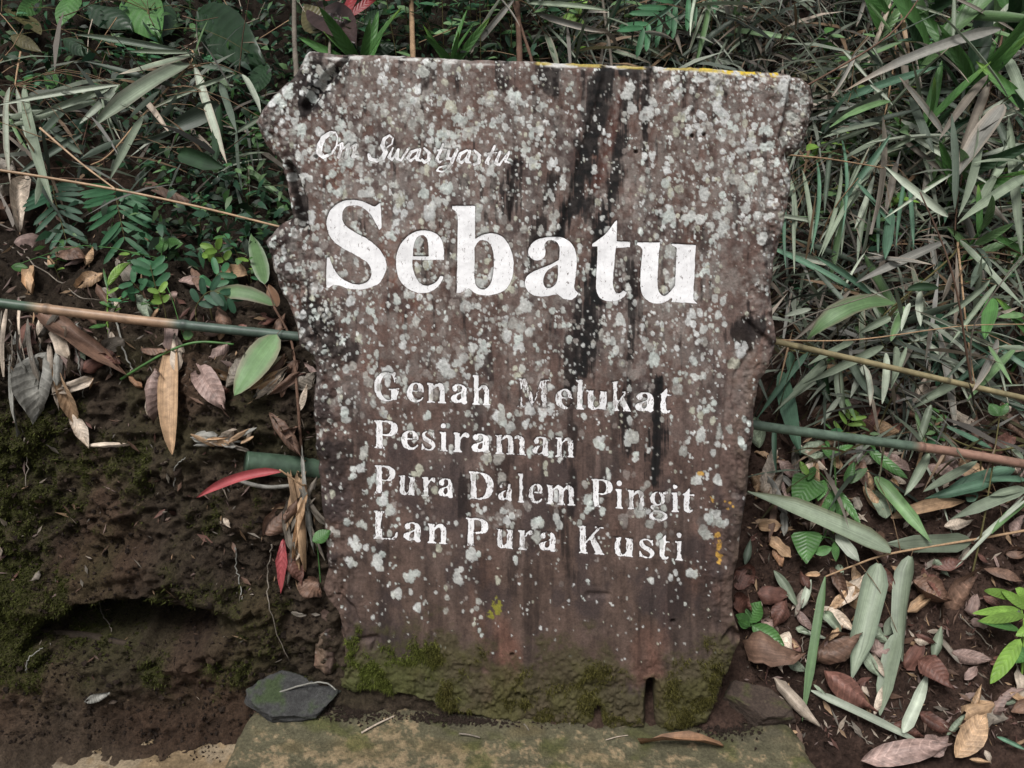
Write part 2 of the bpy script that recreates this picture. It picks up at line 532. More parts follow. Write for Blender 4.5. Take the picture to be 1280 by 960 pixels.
def sign_pt(px, py, h=0.0):
    p = on_plane(np.asarray(px, float), np.asarray(py, float), np.zeros(3), SN)
    return p + SN * np.asarray(h)[..., None] if np.ndim(h) else p + SN * h


# --- stone plinth under the board, lying a little out of level like the board
b1 = sign_pt(520, 893); b2 = sign_pt(880, 915)
PNn = np.cross(b2 - b1, SW); PNn /= np.linalg.norm(PNn)
if PNn[2] < 0: PNn = -PNn
PO = b1.copy()


def plate(name, poly, O, N, step, rough, thick, colfun, seed, label, cat, rim=10):
    poly = np.array(poly, float)
    gx0, gx1 = poly[:, 0].min() - 6, poly[:, 0].max() + 6; gy0, gy1 = poly[:, 1].min() - 6, poly[:, 1].max() + 6
    PXg, PYg = np.meshgrid(np.arange(gx0, gx1, step), np.arange(gy0, gy1, step))
    sd = poly_sdf(PXg, PYg, poly) + 5 * fbm(PXg * .03, PYg * .05, seed, 4, seed)
    P = on_plane(PXg, PYg, O, N)
    n1 = fbm(P[..., 0] * 9, P[..., 1] * 9, 0, 4, seed + 1); n2 = fbm(P[..., 0] * 60, P[..., 1] * 60, 0, 4, seed + 2)
    e = np.clip(1 - sd / rim, 0, 1)
    H = rough * (n1 + 0.35 * n2) - 0.014 * e ** 2
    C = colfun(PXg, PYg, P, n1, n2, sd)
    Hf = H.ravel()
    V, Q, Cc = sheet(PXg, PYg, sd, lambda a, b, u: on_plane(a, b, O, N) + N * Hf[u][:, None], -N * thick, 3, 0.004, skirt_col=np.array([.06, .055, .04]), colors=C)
    o = wmesh(name, V, Q, M_STONE, None, Cc)
    tag(o, label, cat)
    return o


def plinth_col(px, py, P, n1, n2, sd):
    base = np.array([.105, .096, .058])
    c = np.broadcast_to(base, px.shape + (3,)).copy()
    n3 = fbm(P[..., 0] * 170, P[..., 1] * 170, 0, 3, 97)
    tan = .8 * smooth(0.0, 0.45, n2 * .8 + n3 * .7 + 0.5 * n1 - 0.22 + 0.5 * smooth(905, 950, py) - 0.25 * smooth(560, 640, px))
    c = c * (1 - tan[..., None]) + np.array([.27, .20, .12]) * tan[..., None]
    yel = smooth(0.0, 0.4, fbm(px * .012, py * .03, 2, 3, 91)) * 0.55
    c = c * (1 - yel[..., None]) + np.array([.14, .11, .055]) * yel[..., None]
    m = smooth(0.1, 0.4, fbm(px * .02, py * .03, 5, 4, 95) - 0.1 + 0.35 * smooth(900, 960, px))
    c = c * (1 - .6 * m[..., None]) + np.array([.07, .078, .018]) * .6 * m[..., None]
    foot_band = smooth(26, 0, np.abs(py - (880 + .06 * (px - 520))) - 4 + 12 * n1)  # darker brown band along the foot of the board
    c = c * (1 - .55 * foot_band[..., None]) + np.array([.05, .042, .033]) * .55 * foot_band[..., None]
    return np.clip(c * (1 + .35 * n2[..., None]), .01, 1)


def slab_col(px, py, P, n1, n2, sd):
    c = np.array([.20, .145, .085]) * (1 + .5 * n1 + .45 * n2)[..., None]
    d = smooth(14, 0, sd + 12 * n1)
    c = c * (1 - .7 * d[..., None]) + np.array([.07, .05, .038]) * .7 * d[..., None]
    pale = smooth(.12, .3, fbm(px * .03, py * .05, 3, 4, 17))
    c = c * (1 - .5 * pale[..., None]) + np.array([.30, .25, .18]) * .5 * pale[..., None]
    return np.clip(c, .01, 1)


def grey_col(px, py, P, n1, n2, sd):
    c = np.array([.10, .085, .065]) * (1 + .4 * n1 + .5 * n2)[..., None]
    return np.clip(c, .01, 1)


plate('stone_plinth', [(330, 868), (306, 900), (275, 960), (215, 1080), (1110, 1080), (1025, 962), (1004, 926), (985, 902), (950, 884), (900, 868), (640, 850), (420, 850)],
      PO, PNn, 1.6, 0.006, 0.17, plinth_col, 101, 'mossy olive and tan stone plinth beneath the carved wooden board', 'plinth')
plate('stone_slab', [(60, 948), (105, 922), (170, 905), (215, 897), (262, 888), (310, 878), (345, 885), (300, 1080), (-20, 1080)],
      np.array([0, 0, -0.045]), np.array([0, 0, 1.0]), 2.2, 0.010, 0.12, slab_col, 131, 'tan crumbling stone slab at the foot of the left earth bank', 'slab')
plate('stone_slab', [(990, 948), (1060, 934), (1150, 930), (1220, 938), (1330, 928), (1340, 1080), (1000, 1080)],
      np.array([0, 0, -0.062]), np.array([0, 0, 1.0]), 2.4, 0.006, 0.10, grey_col, 151, 'grey soil-stained stone slab below the leaf-littered slope', 'slab')

# ------------------------------------------------------------------ lettering
def z1(pts): return [((320 + p[0] / 3.765), (230 + p[1] / 3.765)) + tuple(p[2:]) for p in pts]
def z2(pts): return [((640 + p[0] / 3.765), (230 + p[1] / 3.765)) + tuple(p[2:]) for p in pts]
S_ = 1
BIG = {
 'S': ([z1([(585,88),(592,205),(580,216),(565,188,1),(535,140,1),(492,106,1),(450,101,1),(416,115,1),(404,150,1),(416,192,1),(466,228,1),(525,260,1),(583,312,1),(612,370,1),(607,420,1),(577,468,1),(530,490,1),(480,497,1),(430,492,1),(388,478,1),(362,474),(342,489),(328,489),(333,345),(345,345),(358,385,1),(385,430,1),(430,462,1),(480,473,1),(525,458,1),(543,420,1),(528,376,1),(490,347,1),(440,320,1),(385,288,1),(345,240,1),(332,185,1),(346,130,1),(385,92,1),(430,76,1),(490,79,1),(530,95,1),(556,106,1),(572,97)])], []),
 'e': ([z1([(885,340),(882,300,1),(870,258,1),(838,229,1),(790,218,1),(740,229,1),(690,270,1),(663,330,1),(660,390,1),(675,448,1),(710,490,1),(760,511,1),(810,510,1),(850,488,1),(876,452,1),(882,433),(868,433),(845,462,1),(806,478,1),(770,465,1),(746,425,1),(737,385,1),(736,357),(885,357)])],
       [z1([(738,340),(742,290,1),(755,255,1),(780,241,1),(803,255,1),(811,290,1),(812,340)])]),
 'b': ([z1([(922,103),(1030,103),(1030,262),(1062,240,1),(1110,232,1),(1160,250,1),(1195,300,1),(1212,370,1),(1205,440,1),(1176,494,1),(1130,518,1),(1080,524,1),(1035,515,1),(1000,490),(962,512),(944,512),(950,180),(944,135,1),(922,117)])],
       [z1([(1029,300),(1045,272,1),(1070,265,1),(1100,280,1),(1115,320,1),(1119,380,1),(1113,440,1),(1100,475,1),(1075,496,1),(1048,490,1),(1032,470,1),(1027,440)])]),
 'a': ([z2([(77,325,1),(86,290,1),(120,262,1),(170,250,1),(230,252,1),(275,275,1),(300,320,1),(304,380,1),(298,440,1),(294,490,1),(312,515),(300,532),(280,546),(245,541,1),(215,518),(185,524,1),(140,531,1),(92,520,1),(66,490,1),(62,455,1),(82,424,1),(130,400,1),(180,380,1),(222,357),(224,325,1),(224,298,1),(212,275,1),(190,265,1),(165,270,1),(152,290,1),(158,318,1),(150,345,1),(125,360,1),(96,354,1)])],
       [z2([(216,378),(217,420,1),(210,463,1),(186,487,1),(157,484,1),(146,455,1),(160,415,1),(190,391,1)])]),
 't': ([z2([(494,170),(492,270),(556,272),(555,298),(488,300),(479,400,1),(475,470,1),(484,505,1),(503,515,1),(524,502),(541,510),(525,532,1),(490,549,1),(450,551,1),(415,536,1),(398,500,1),(396,450,1),(400,380,1),(403,293),(378,293),(378,283),(440,235,1),(480,184,1)])], []),
 'u': ([z2([(588,275),(698,275),(696,300,1),(688,380,1),(685,470,1),(692,505,1),(715,526,1),(740,512,1),(768,478),(776,300),(752,287),(752,282),(866,288),(854,545),(872,563),(750,556),(756,532),(722,555,1),(680,563,1),(640,550,1),(612,515,1),(604,450,1),(611,350,1),(614,308,1),(590,285)])], []),
}


def ell(cx, cy, rx, ry, n=28): return [(cx + rx * math.cos(2 * math.pi * k / n), cy + ry * math.sin(2 * math.pi * k / n)) for k in range(n)]
def rc(x0, y0, x1, y1): return [(x0, y0), (x1, y0), (x1, y1), (x0, y1)]


ARCH = [(30, 74), (44, 96, 1), (62, 102, 1), (80, 94, 1), (87, 74, 1), (87, 0), (63, 0), (63, 66, 1), (58, 82, 1), (48, 83, 1), (30, 66)]
def stem(x, w, y0, y1, sl=8, sr=8, flag=True, foot=True):
    ops = [('+', rc(x, y0, x + w, y1))]
    if foot: ops.append(('+', [(x - sl, y0), (x + w + sr, y0), (x + w + sr, y0 + 5), (x + w, y0 + 9), (x, y0 + 9), (x - sl, y0 + 5)]))
    if flag: ops.append(('+', [(x - sl, y1), (x + w, y1), (x + w, y1 - 14), (x, y1 - 12), (x - sl, y1 - 6)]))
    return ops
def sh(pts, dx): return [(p[0] + dx,) + tuple(p[1:]) for p in pts]


SMALL = {  # y up, x-height 100
 'n': stem(8, 24, 0, 100) + [('+', curve(ARCH)), ('+', rc(55, 0, 95, 6))],
 'h': stem(8, 24, 0, 150) + [('+', curve(ARCH)), ('+', rc(55, 0, 95, 6))],
 'm': stem(8, 24, 0, 100) + [('+', curve(ARCH)), ('+', curve(sh(ARCH, 54))), ('+', rc(55, 0, 95, 6)), ('+', rc(109, 0, 149, 6))],
 'r': stem(8, 24, 0, 100) + [('+', curve([(30, 70), (44, 94, 1), (58, 102, 1), (70, 98, 1), (74, 86, 1), (66, 76, 1), (54, 80, 1), (44, 80, 1), (30, 58)]))],
 'i': stem(8, 24, 0, 100) + [('+', ell(20, 131, 14, 13))],
 'l': stem(8, 24, 0, 150),
 'k': stem(8, 24, 0, 150) + [('+', [(28, 42), (34, 38), (82, 94), (72, 96)]), ('+', rc(58, 94, 92, 100)), ('+', [(44, 62), (62, 74), (98, 6), (104, 0), (60, 0), (66, 8)])],
 'P': [('+', curve([(20, 145), (70, 145, 1), (100, 132, 1), (110, 106, 1), (100, 78, 1), (70, 66, 1), (30, 66)])), ('-', curve([(34, 137), (58, 137, 1), (74, 126, 1), (78, 106, 1), (74, 84, 1), (58, 74, 1), (34, 74)]))] + stem(10, 30, 0, 145) + [('+', rc(2, 138, 40, 145))],
 'D': [('+', curve([(20, 145), (62, 145, 1), (102, 132, 1), (128, 98, 1), (128, 48, 1), (102, 13, 1), (62, 0, 1), (20, 0)])), ('-', curve([(34, 136), (60, 134, 1), (82, 118, 1), (94, 88, 1), (94, 56, 1), (82, 26, 1), (60, 10, 1), (34, 9)]))] + stem(10, 30, 0, 145),
 'L': stem(10, 30, 0, 145) + [('+', rc(38, 136, 52, 145)), ('+', curve([(30, 0), (104, 0), (112, 42), (104, 42), (92, 18, 1), (76, 9, 1), (30, 9)]))],
 'K': stem(10, 30, 0, 145) + [('+', [(36, 62), (44, 56), (112, 138), (100, 140)]), ('+', rc(84, 138, 126, 145)), ('+', [(56, 84), (78, 100), (122, 8), (130, 0), (78, 0), (86, 8)])],
 'M': [('+', rc(14, 0, 24, 140)), ('+', rc(2, 0, 38, 6)), ('+', [(0, 145), (42, 145), (88, 34), (76, 0), (22, 128), (0, 138)]), ('+', [(76, 0), (86, 20), (132, 145), (122, 145)]), ('+', rc(122, 0, 152, 145)), ('+', rc(112, 0, 162, 6)), ('+', rc(132, 138, 164, 145))],
 'G': [('+', ell(72, 72, 70, 76)), ('-', ell(82, 72, 46, 67)), ('-', rc(100, 66, 160, 112)), ('+', [(112, 96), (120, 96), (120, 148), (112, 148), (104, 136)]), ('+', rc(96, 8, 128, 62)), ('+', rc(84, 56, 140, 63))],
 'g': [('+', ell(42, 64, 38, 37)), ('-', ell(42, 64, 15, 31)), ('+', [(66, 86), (94, 92), (96, 104), (84, 104), (62, 96)]), ('+', curve([(26, 34, 1), (8, 20, 1), (16, 6, 1), (60, 0, 1), (88, -12, 1), (92, -32, 1), (70, -50, 1), (34, -52, 1), (4, -42, 1), (0, -24, 1), (18, -8, 1), (24, 6, 1), (26, 16, 1), (44, 30, 1)])), ('-', curve([(30, -6, 1), (62, -12, 1), (72, -26, 1), (56, -40, 1), (28, -38, 1), (16, -26, 1)]))],
}


def norm_glyph(ch, h=100.0):
    """a glyph traced from the big word, brought to x-height 100"""
    outer, inner = BIG[ch]
    allp = np.array([p[:2] for c in outer for p in c])
    x0, x1 = allp[:, 0].min(), allp[:, 0].max(); y1 = allp[:, 1].max()
    k = h / (y1 - allp[:, 1].min())
    f = lambda c: [((p[0] - x0) * k, (y1 - p[1]) * k) + tuple(p[2:]) for p in c]
    return [('+', curve(f(c))) for c in outer] + [('-', curve(f(c))) for c in inner]


for ch, hh in (('e', 100), ('a', 100), ('t', 132), ('u', 100), ('s', 100)):
    SMALL[ch] = norm_glyph('S' if ch == 's' else ch, hh)


def zz(r):  # zoom coordinates of the two halves of the small lines
    return {3: lambda X: 380 + X / 3.43, 4: lambda X: 660 + X / 3.428}[r]


LINES = [  # baseline (px, py) -> (px, py), x-height in px, letters (char, zoom, x0, x1, wear)
 ((490, 501.5), (830, 516.5), 24.5, [('G',3,300,422,.3),('e',3,440,512,.2),('n',3,528,608,.2),('a',3,630,700,.2),('h',3,722,798,.2),('M',4,-46,92,.78),('e',4,118,190,.6),('l',4,205,240,.4),('u',4,250,340,.4),('k',4,358,442,.4),('a',4,460,541,.3),('t',4,563,616,.4)]),
 ((485, 561), (718, 572), 24, [('P',3,300,402,.3),('e',3,415,490,.3),('s',3,504,562,.3),('i',3,582,614,.2),('r',3,640,708,.2),('a',3,718,796,.2),('m',3,820,952,.45),('a',4,18,90,.5),('n',4,118,200,.5)]),
 ((485, 617.8), (862, 641), 24, [('P',3,303,390,.3),('u',3,405,476,.4),('r',3,504,566,.4),('a',3,575,641,.4),('D',3,708,812,.35),('a',3,832,892,.6),('l',3,918,944,.4),('e',4,3,62,.5),('m',4,80,202,.5),('P',4,273,362,.3),('i',4,376,406,.3),('n',4,428,502,.4),('g',4,519,601,.5),('i',4,616,646,.3),('t',4,663,712,.5)]),
 ((480, 674.7), (852, 701), 24, [('L',3,298,402,.55),('a',3,427,502,.3),('n',3,530,616,.3),('P',3,695,790,.35),('u',3,824,896,.5),('r',3,918,986,.5),('a',4,48,120,.4),('K',4,215,328,.45),('u',4,367,452,.4),('s',4,477,541,.3),('t',4,559,608,.3),('i',4,632,664,.4)]),
]
SCRIPT = {  # pen strokes in the zoom of the greeting: (x, y, halfwidth)
 'O': [[(168,108,4),(140,112,9),(104,138,13),(84,180,15),(80,218,15),(105,240,9),(148,222,5),(174,180,3.5),(180,135,3.5),(168,108,4)]],
 'm': [[(182,180,3),(205,168,7),(186,240,9)],[(196,205,3),(240,170,7),(224,243,9)],[(236,200,3),(277,174,8),(262,238,9),(294,236,3)]],
 'S': [[(440,190,3),(468,170,3),(474,140,3),(455,124,4),(428,142,8),(416,178,10),(434,214,11),(420,244,11),(385,260,9),(352,250,9),(346,228,8)]],
 'w': [[(474,190,3),(452,240,8),(468,256,5),(502,200,6),(494,248,8),(516,258,5),(552,200,6)]],
 'a': [[(606,200,5),(570,214,8),(552,244,8),(568,262,6),(600,232,4),(616,200,7),(602,252,8),(622,260,3)]],
 's': [[(640,192,4),(668,222,9),(664,254,9),(640,268,7),(628,254,5)]],
 't': [[(742,172,6),(706,256,9),(722,268,5),(738,258,3)],[(712,204,4),(758,199,4)]],
 'y': [[(772,206,7),(762,246,8),(788,250,5),(818,198,7),(786,270,8),(764,302,5),(736,320,4),(708,312,4),(718,296,3),(766,282,3)]],
 'a2': [[(868,204,5),(832,224,8),(820,258,8),(838,272,6),(868,240,4),(884,208,7),(868,264,8),(888,270,3)]],
 's2': [[(908,204,4),(936,234,9),(932,268,9),(906,280,6)]],
 't2': [[(1018,182,6),(974,268,9),(988,280,5)],[(980,222,4),(1030,216,3)]],
 'u': [[(1046,212,6),(1022,272,8),(1040,284,5),(1072,238,3),(1094,212,5),(1074,264,6),(1108,274,3)]],
}


class Letter:
    def __init__(s, box, fn, wear, depth):
        s.box, s.fn, s.wear, s.depth = box, fn, wear, depth


def ops_fn(ops, f):
    polys = [(o, np.array([f(p[0], p[1]) for p in c])) for o, c in ops]
    def fn(px, py):
        r = np.full(px.shape, -1e3)
        for o, c in polys:
            d = poly_sdf(px, py, c)
            r = np.maximum(r, d) if o == '+' else np.minimum(r, -d)
        return r
    P = np.vstack([c for o, c in polys])
    return (P[:, 0].min(), P[:, 1].min(), P[:, 0].max(), P[:, 1].max()), fn


LETTERS = []
for ch in 'Sebatu':
    outer, inner = BIG[ch]
    ops = [('+', curve(c, 10)) for c in outer] + [('-', curve(c, 10)) for c in inner]
    box, fn = ops_fn(ops, lambda x, y: (x, y))
    LETTERS.append(Letter(box, fn, .18, .0035))
for (ax, ay), (bx, by), xh, row in LINES:
    sl = (by - ay) / (bx - ax)
    for ch, zr, X0, X1, wear in row:
        ops = SMALL[ch]
        Q = np.vstack([np.array([p[:2] for p in c], float) for o, c in ops])
        gx0, gx1 = Q[:, 0].min(), Q[:, 0].max()
        x0, x1 = zz(zr)(X0), zz(zr)(X1)
        kx = (x1 - x0) / (gx1 - gx0); ky = xh / 100.0
        f = lambda x, y, x0=x0, kx=kx, ky=ky, gx0=gx0: (x0 + (x - gx0) * kx, ay + sl * (x0 + (x - gx0) * kx - ax) - y * ky)
        box, fn = ops_fn(ops, f)
        LETTERS.append(Letter(box, fn, wear, .0025))
for ch, strokes in SCRIPT.items():
    st = [[(380 + a / 4.267, 140 + b / 4.267, c / 4.267 * 1.05) for a, b, c in s] for s in strokes]
    A = np.array([p for s in st for p in s])
    def fn(px, py, st=st):
        r = np.full(px.shape, -1e3)
        for s in st: r = np.maximum(r, line_dist(px, py, s))
        return r
    LETTERS.append(Letter((A[:, 0].min() - 4, A[:, 1].min() - 4, A[:, 0].max() + 4, A[:, 1].max() + 4), fn, .14, .0018))

# ------------------------------------------------------------------ the carved board
OUT = [(378,74),(386,64),(420,68),(500,69),(600,74),(700,78),(800,82),(870,84),(940,88),(985,92),(1004,96),(1016,106),(1019,128),(1016,152),(1008,178),(998,190),(986,196),
       (990,226),(985,258),(978,296),(968,330),(964,362),(968,396),(972,430),(962,456),(950,482),(945,505),(942,545),(936,590),(931,640),(923,695),(918,742),(917,765),(924,790),(928,803),(918,822),(908,850),(897,878),(884,906),
       (850,915),(824,917),(820,908),(818,880),(818,856),(810,858),(808,885),(808,912),(780,914),(752,913),(749,886),(745,885),(743,912),(700,911),(640,907),(580,899),(530,891),(498,878),(470,862),(440,866),(424,862),(420,842),(404,848),(390,836),(394,800),(398,770),(400,745),(409,712),(404,670),(399,620),(395,575),(391,520),(394,470),(391,446),(374,432),(367,404),(352,372),(341,340),(331,302),(345,286),(361,272),(357,232),(346,200),(330,180),(317,152),(334,126),(358,102),(371,88)]
STEP = 1.25
PXg, PYg = np.meshgrid(np.arange(308, 1030, STEP), np.arange(56, 926, STEP))
SD = poly_sdf(PXg, PYg, OUT)
SD = SD + 2.2 * fbm(PXg * .06, PYg * .05, 0, 4, 201) * smooth(30, 2, SD)
gr = fbm(PXg * .35, PYg * .018, 0, 3, 211)            # fibres
gr2 = fbm(PXg * .10, PYg * .006, 0, 3, 215)
lump = fbm(PXg * .012, PYg * .010, 0, 3, 221)
fine = fbm(PXg * .25, PYg * .25, 0, 3, 231)
cl = fbm(PXg * .05, PYg * .05, 0, 4, 241)
edge_l = smooth(70, 8, PXg - np.interp(PYg, [60, 150, 290, 440, 520, 750, 860], [378, 318, 335, 392, 392, 400, 420])) 
edge_b = smooth(800, 880, PYg)
edge_r = smooth(55, 6, SD) * (PXg > 800)
rag = np.clip(np.maximum(np.maximum(edge_l, edge_b * .8), edge_r * .8), 0, 1)
H = .0035 * lump + .0006 * gr + .0008 * gr2 + .0004 * fine
H = H + rag * (.010 * cl + .003 * fine - .004 * np.abs(gr2))
e = np.clip(1 - SD / 11, 0, 1)
H = H - .011 * e ** 2
GROOVES = [  # polyline (x, y, halfwidth), depth
 ([(432,74,3),(415,92,5),(398,112,6),(384,134,5)], .016), ([(360,205,4),(368,228,6),(376,250,7),(380,282,4)], .030), ([(345,200,3),(352,235,5),(358,270,6)], .014),
 ([(366,360,2),(380,395,4),(396,430,6)], .010), ([(402,745,2),(418,770,4),(424,800,6),(422,845,7)], .020), ([(424,745,2),(440,762,4),(446,775,2)], .010),
 ([(450,800,3),(470,798,4),(466,812,2)], .010), ([(994,92,2),(988,118,2.5),(982,150,2.5),(976,172,2),(986,196,2)], .016), ([(646,112,.8),(645,160,1.4),(644,205,1.0)], .006), ([(640,206,3),(641,250,4),(638,276,2)], .005),
 ([(758,86,2),(752,130,8),(736,190,12),(722,250,12),(700,300,4)], .005), ([(776,90,5),(772,140,7),(762,190,9),(752,240,7)], .004), ([(858,86,1.5),(856,120,2),(853,150,1)], .005), ([(814,88,2),(808,150,4),(806,190,2)], .004),
 ([(814,854,4),(812,885,5),(813,920,5)], .04), ([(747,884,2.5),(747,915,3)], .03), ([(905,800,2),(915,790,4),(922,800,5)], .018), ([(893,838,3),(905,850,4)], .012),
 ([(930,400,3),(950,420,4),(968,432,5)], .008), ([(912,455,3),(908,520,4),(900,600,3)], .005), ([(938,440,2),(920,470,4),(915,500,2)], .006),
 ([(824,480,1),(822,560,2),(820,600,1)], .004), ([(735,745,4),(760,743,2)], .004), ([(640,540,2),(636,620,3),(628,680,2)], .003), ([(500,875,8),(560,893,6),(610,903,4)], .02)]
for g, d in GROOVES:
    f = line_dist(PXg, PYg, g) + 1.5 * cl + .8 * gr
    H = H - d * smooth(-3, 3.5, f)
lobe = poly_sdf(PXg, PYg, [(996, 90), (1030, 95), (1030, 180), (985, 200), (976, 172), (984, 140)])
H = H - smooth(0, 6, lobe) * (.006 + .0035 * np.abs(vnoise(PXg * .55, PYg * .45, 0, 251)))
pores = [(795, 190, 2), (841, 777, 2.6), (640, 819, 2.2), (656, 873, 3), (760, 842, 4), (647, 869, 3), (395, 196, 2), (865, 170, 2), (880, 168, 2)]
for x, y, r in pores:
    H -= .010 * smooth(r + 1, r - 1, np.hypot(PXg - x, PYg - y))
H = H + smooth(-2, 22, poly_sdf(PXg, PYg, [(640, 560), (662, 545), (672, 580), (655, 600), (640, 590)])) * .004   # knot
H0 = H.copy()

# colours of bare wood, black water stains and painted groove shade, red heartwood, lichen, moss, a painted top edge
wood = np.array([.102, .066, .055]); pale = np.array([.165, .126, .112]); redw = np.array([.145, .068, .048]); black = np.array([.008, .006, .006]); lower = np.array([.086, .058, .046])
C = np.broadcast_to(wood, PXg.shape + (3,)).copy()
def mixc(C, col, m): return C * (1 - m[..., None]) + np.asarray(col) * m[..., None]
C = mixc(C, lower, .8 * smooth(540, 760, PYg))
C = mixc(C, pale, .55 * smooth(-.1, .5, fbm(PXg * .02, PYg * .012, 4, 4, 301)) * (1 - .6 * smooth(450, 700, PYg)))
C = mixc(C, redw, .7 * smooth(.05, .5, fbm(PXg * .016, PYg * .006, 6, 4, 311)) * smooth(100, 240, PYg))
mot = fbm(PXg * .09, PYg * .06, 2, 4, 305)
C = C * (1 + .20 * gr + .16 * gr2 + .28 * fine + .45 * mot)[..., None]
C = mixc(C, np.array([.045, .034, .034]), .7 * smooth(.05, .45, fbm(PXg * .03, PYg * .016, 1, 5, 307)))
brk = fbm(PXg * .14, PYg * .022, 4, 4, 309)
C = mixc(C, black, (.8 - .5 * smooth(380, 560, PYg)) * smooth(.28, .5, brk + .25 * smooth(170, 70, PYg)))
C = mixc(C, black, .55 * smooth(.12, .5, fbm(PXg * .05, PYg * .004, 8, 4, 321)) * smooth(440, 560, PYg))
C = mixc(C, np.array([.03, .022, .022]), .75 * smooth(.0, .35, cl + .25 * rag - .1) * edge_l)
STAIN_SHADE = [([(758,84,7),(748,150,8),(733,200,9),(720,250,8),(694,300,4)], 1), ([(746,90,4),(734,160,6),(722,215,5),(706,262,3)], .9), ([(764,100,2.5),(757,160,3),(742,230,4),(728,270,2)], .9), ([(780,84,5),(778,160,7),(768,220,8),(756,270,7),(744,330,6),(738,400,9),(730,460,8)], 1),
         ([(792,86,7),(790,130,4)], .9), ([(814,86,5),(806,140,6),(807,190,4)], .95), ([(856,88,3),(853,150,2)], .8), ([(690,225,5),(676,280,6),(660,330,2)], .9), ([(645,205,6),(640,240,7),(636,275,4)], .95),
         ([(690,86,9),(688,110,6)], .8), ([(674,84,6),(680,104,5)], .7), ([(790,330,3),(792,400,4),(786,450,5),(782,540,5),(785,562,6)], .95), ([(822,478,5),(820,560,7),(818,602,6)], 1), ([(714,470,4),(716,540,4),(712,640,3)], .75), ([(722,380,5),(718,440,8),(712,490,5)], .85),
         ([(700,640,3),(708,690,4),(712,720,2)], .7), ([(640,560,5),(630,600,4)], .6), ([(578,600,3),(580,640,5)], .7), ([(640,640,5),(645,690,5),(640,740,3)], .5), ([(410,470,5),(450,550,6),(450,600,6),(455,700,5)], .45), ([(395,400,16),(420,440,14)], .6),
         ([(380,560,10),(410,570,16),(430,560,10)], .6), ([(935,415,14),(950,405,9)], .9), ([(735,560,4),(738,640,4)], .5), ([(865,290,8),(880,305,8)], .6), ([(368,105,10),(395,90,9)], .7), ([(434,72,4),(415,92,6),(398,112,7),(382,136,6)], .95), ([(362,208,4),(372,235,6),(380,285,4)], .9), ([(385,380,10),(410,425,12),(440,440,6)], .6), ([(405,395,8),(430,380,6)], .5)]  # water stains; the strokes along grooves paint their shade
STM = np.zeros_like(PXg)
for s, a in STAIN_SHADE:
    f = line_dist(PXg, PYg, [(q[0], q[1], q[2] * 1.4 + .6) for q in s]) + 9 * cl + 9 * gr + 3 * fine
    STM = np.maximum(STM, a * smooth(-3, 4, f))
    C = mixc(C, black, a * smooth(-3, 4, f))
wedge = poly_sdf(PXg, PYg, [(774, 95), (782, 100), (768, 190), (748, 248), (735, 240), (755, 170), (766, 120)])
C = mixc(C, np.array([.10, .045, .035]), .75 * smooth(-2, 5, wedge + 4 * cl))
C = mixc(C, np.array([.10, .075, .065]) , .8 * smooth(-2, 4, lobe))
C = mixc(C, np.array([.20, .145, .10]), .55 * smooth(-3, 6, line_dist(PXg, PYg, [(392,760,6),(398,800,10),(400,840,10)]) + 5 * cl))
C = mixc(C, np.array([.13, .095, .07]), .5 * smooth(0, 25, (PXg - 905)) * smooth(400, 480, PYg) * smooth(-.2, .4, cl))

# lichen discs, many small and some large, crowding the upper half
nyg, nxg = PXg.shape
def dens(x, y):
    d = np.interp(y, [60, 100, 220, 300, 460, 560, 690, 760, 800], [1, 1, .95, .8, .62, .34, .28, .10, 0.0])
    if y < 330 and 690 < x < 800: d *= .45
    if y < 330 and x > 830: d *= 1.25
    if y < 230 and x < 660: d *= 1.15
    if y > 300 and x > 900: d *= .35
    if y > 560 and x > 720: d *= .6
    if y > 450 and 500 < x < 880: d *= .8
    if x < 470 and 330 < y < 450: d *= 1.6
    if x < 470 and 450 < y < 700: d *= 1.1
    return d
rr = random.Random(11)
haze = smooth(-.3, .45, fbm(PXg * .16, PYg * .13, 5, 4, 331) + .4 * fbm(PXg * .02, PYg * .02, 7, 3, 335)) * (1 - smooth(330, 620, PYg)) * (1 - .85 * STM)
C = mixc(C, np.array([.25, .225, .205]), .5 * haze)
bright = [(.50, .51, .49), (.57, .58, .57), (.45, .46, .44), (.49, .53, .50)]
middle = [(.40, .40, .37), (.44, .455, .42), (.35, .34, .31), (.42, .42, .34)]
faint = [(.24, .205, .185), (.28, .255, .235), (.20, .17, .155)]
LM = np.zeros_like(PXg)


def disc(x, y, r, kc, op, over):
    ix, iy = int((x - 308) / STEP), int((y - 56) / STEP); w = int(r * 2.0 / STEP) + 2
    a, b, c, d = max(iy - w, 0), min(iy + w + 1, nyg), max(ix - w, 0), min(ix + w + 1, nxg)
    if a >= b or c >= d: return
    lob = min(r / 7, 1); sx = rr.uniform(1.0, 1.28)
    dx = (PXg[a:b, c:d] - x) * sx; dy = (PYg[a:b, c:d] - y) / sx
    ang = np.arctan2(dy, dx); ph = rr.uniform(0, 6)
    q = np.hypot(dx, dy) / r + lob * (rr.uniform(0, .2) * np.sin(2 * ang + ph) + rr.uniform(0, .14) * np.sin(3 * ang + 2 * ph)) + (.20 + .30 * lob) * fine[a:b, c:d] + .35 * lob * mot[a:b, c:d]
    m = smooth(1.05, .88, q) * smooth(0, 3, SD[a:b, c:d])
    col = np.asarray(kc) * (1 + .35 * fine[a:b, c:d] + .25 * mot[a:b, c:d])[..., None]
    C[a:b, c:d] = mixc(C[a:b, c:d], col, m * op)
    H[a:b, c:d] += .0003 * m
    if over: LM[a:b, c:d] = np.maximum(LM[a:b, c:d], m * op)


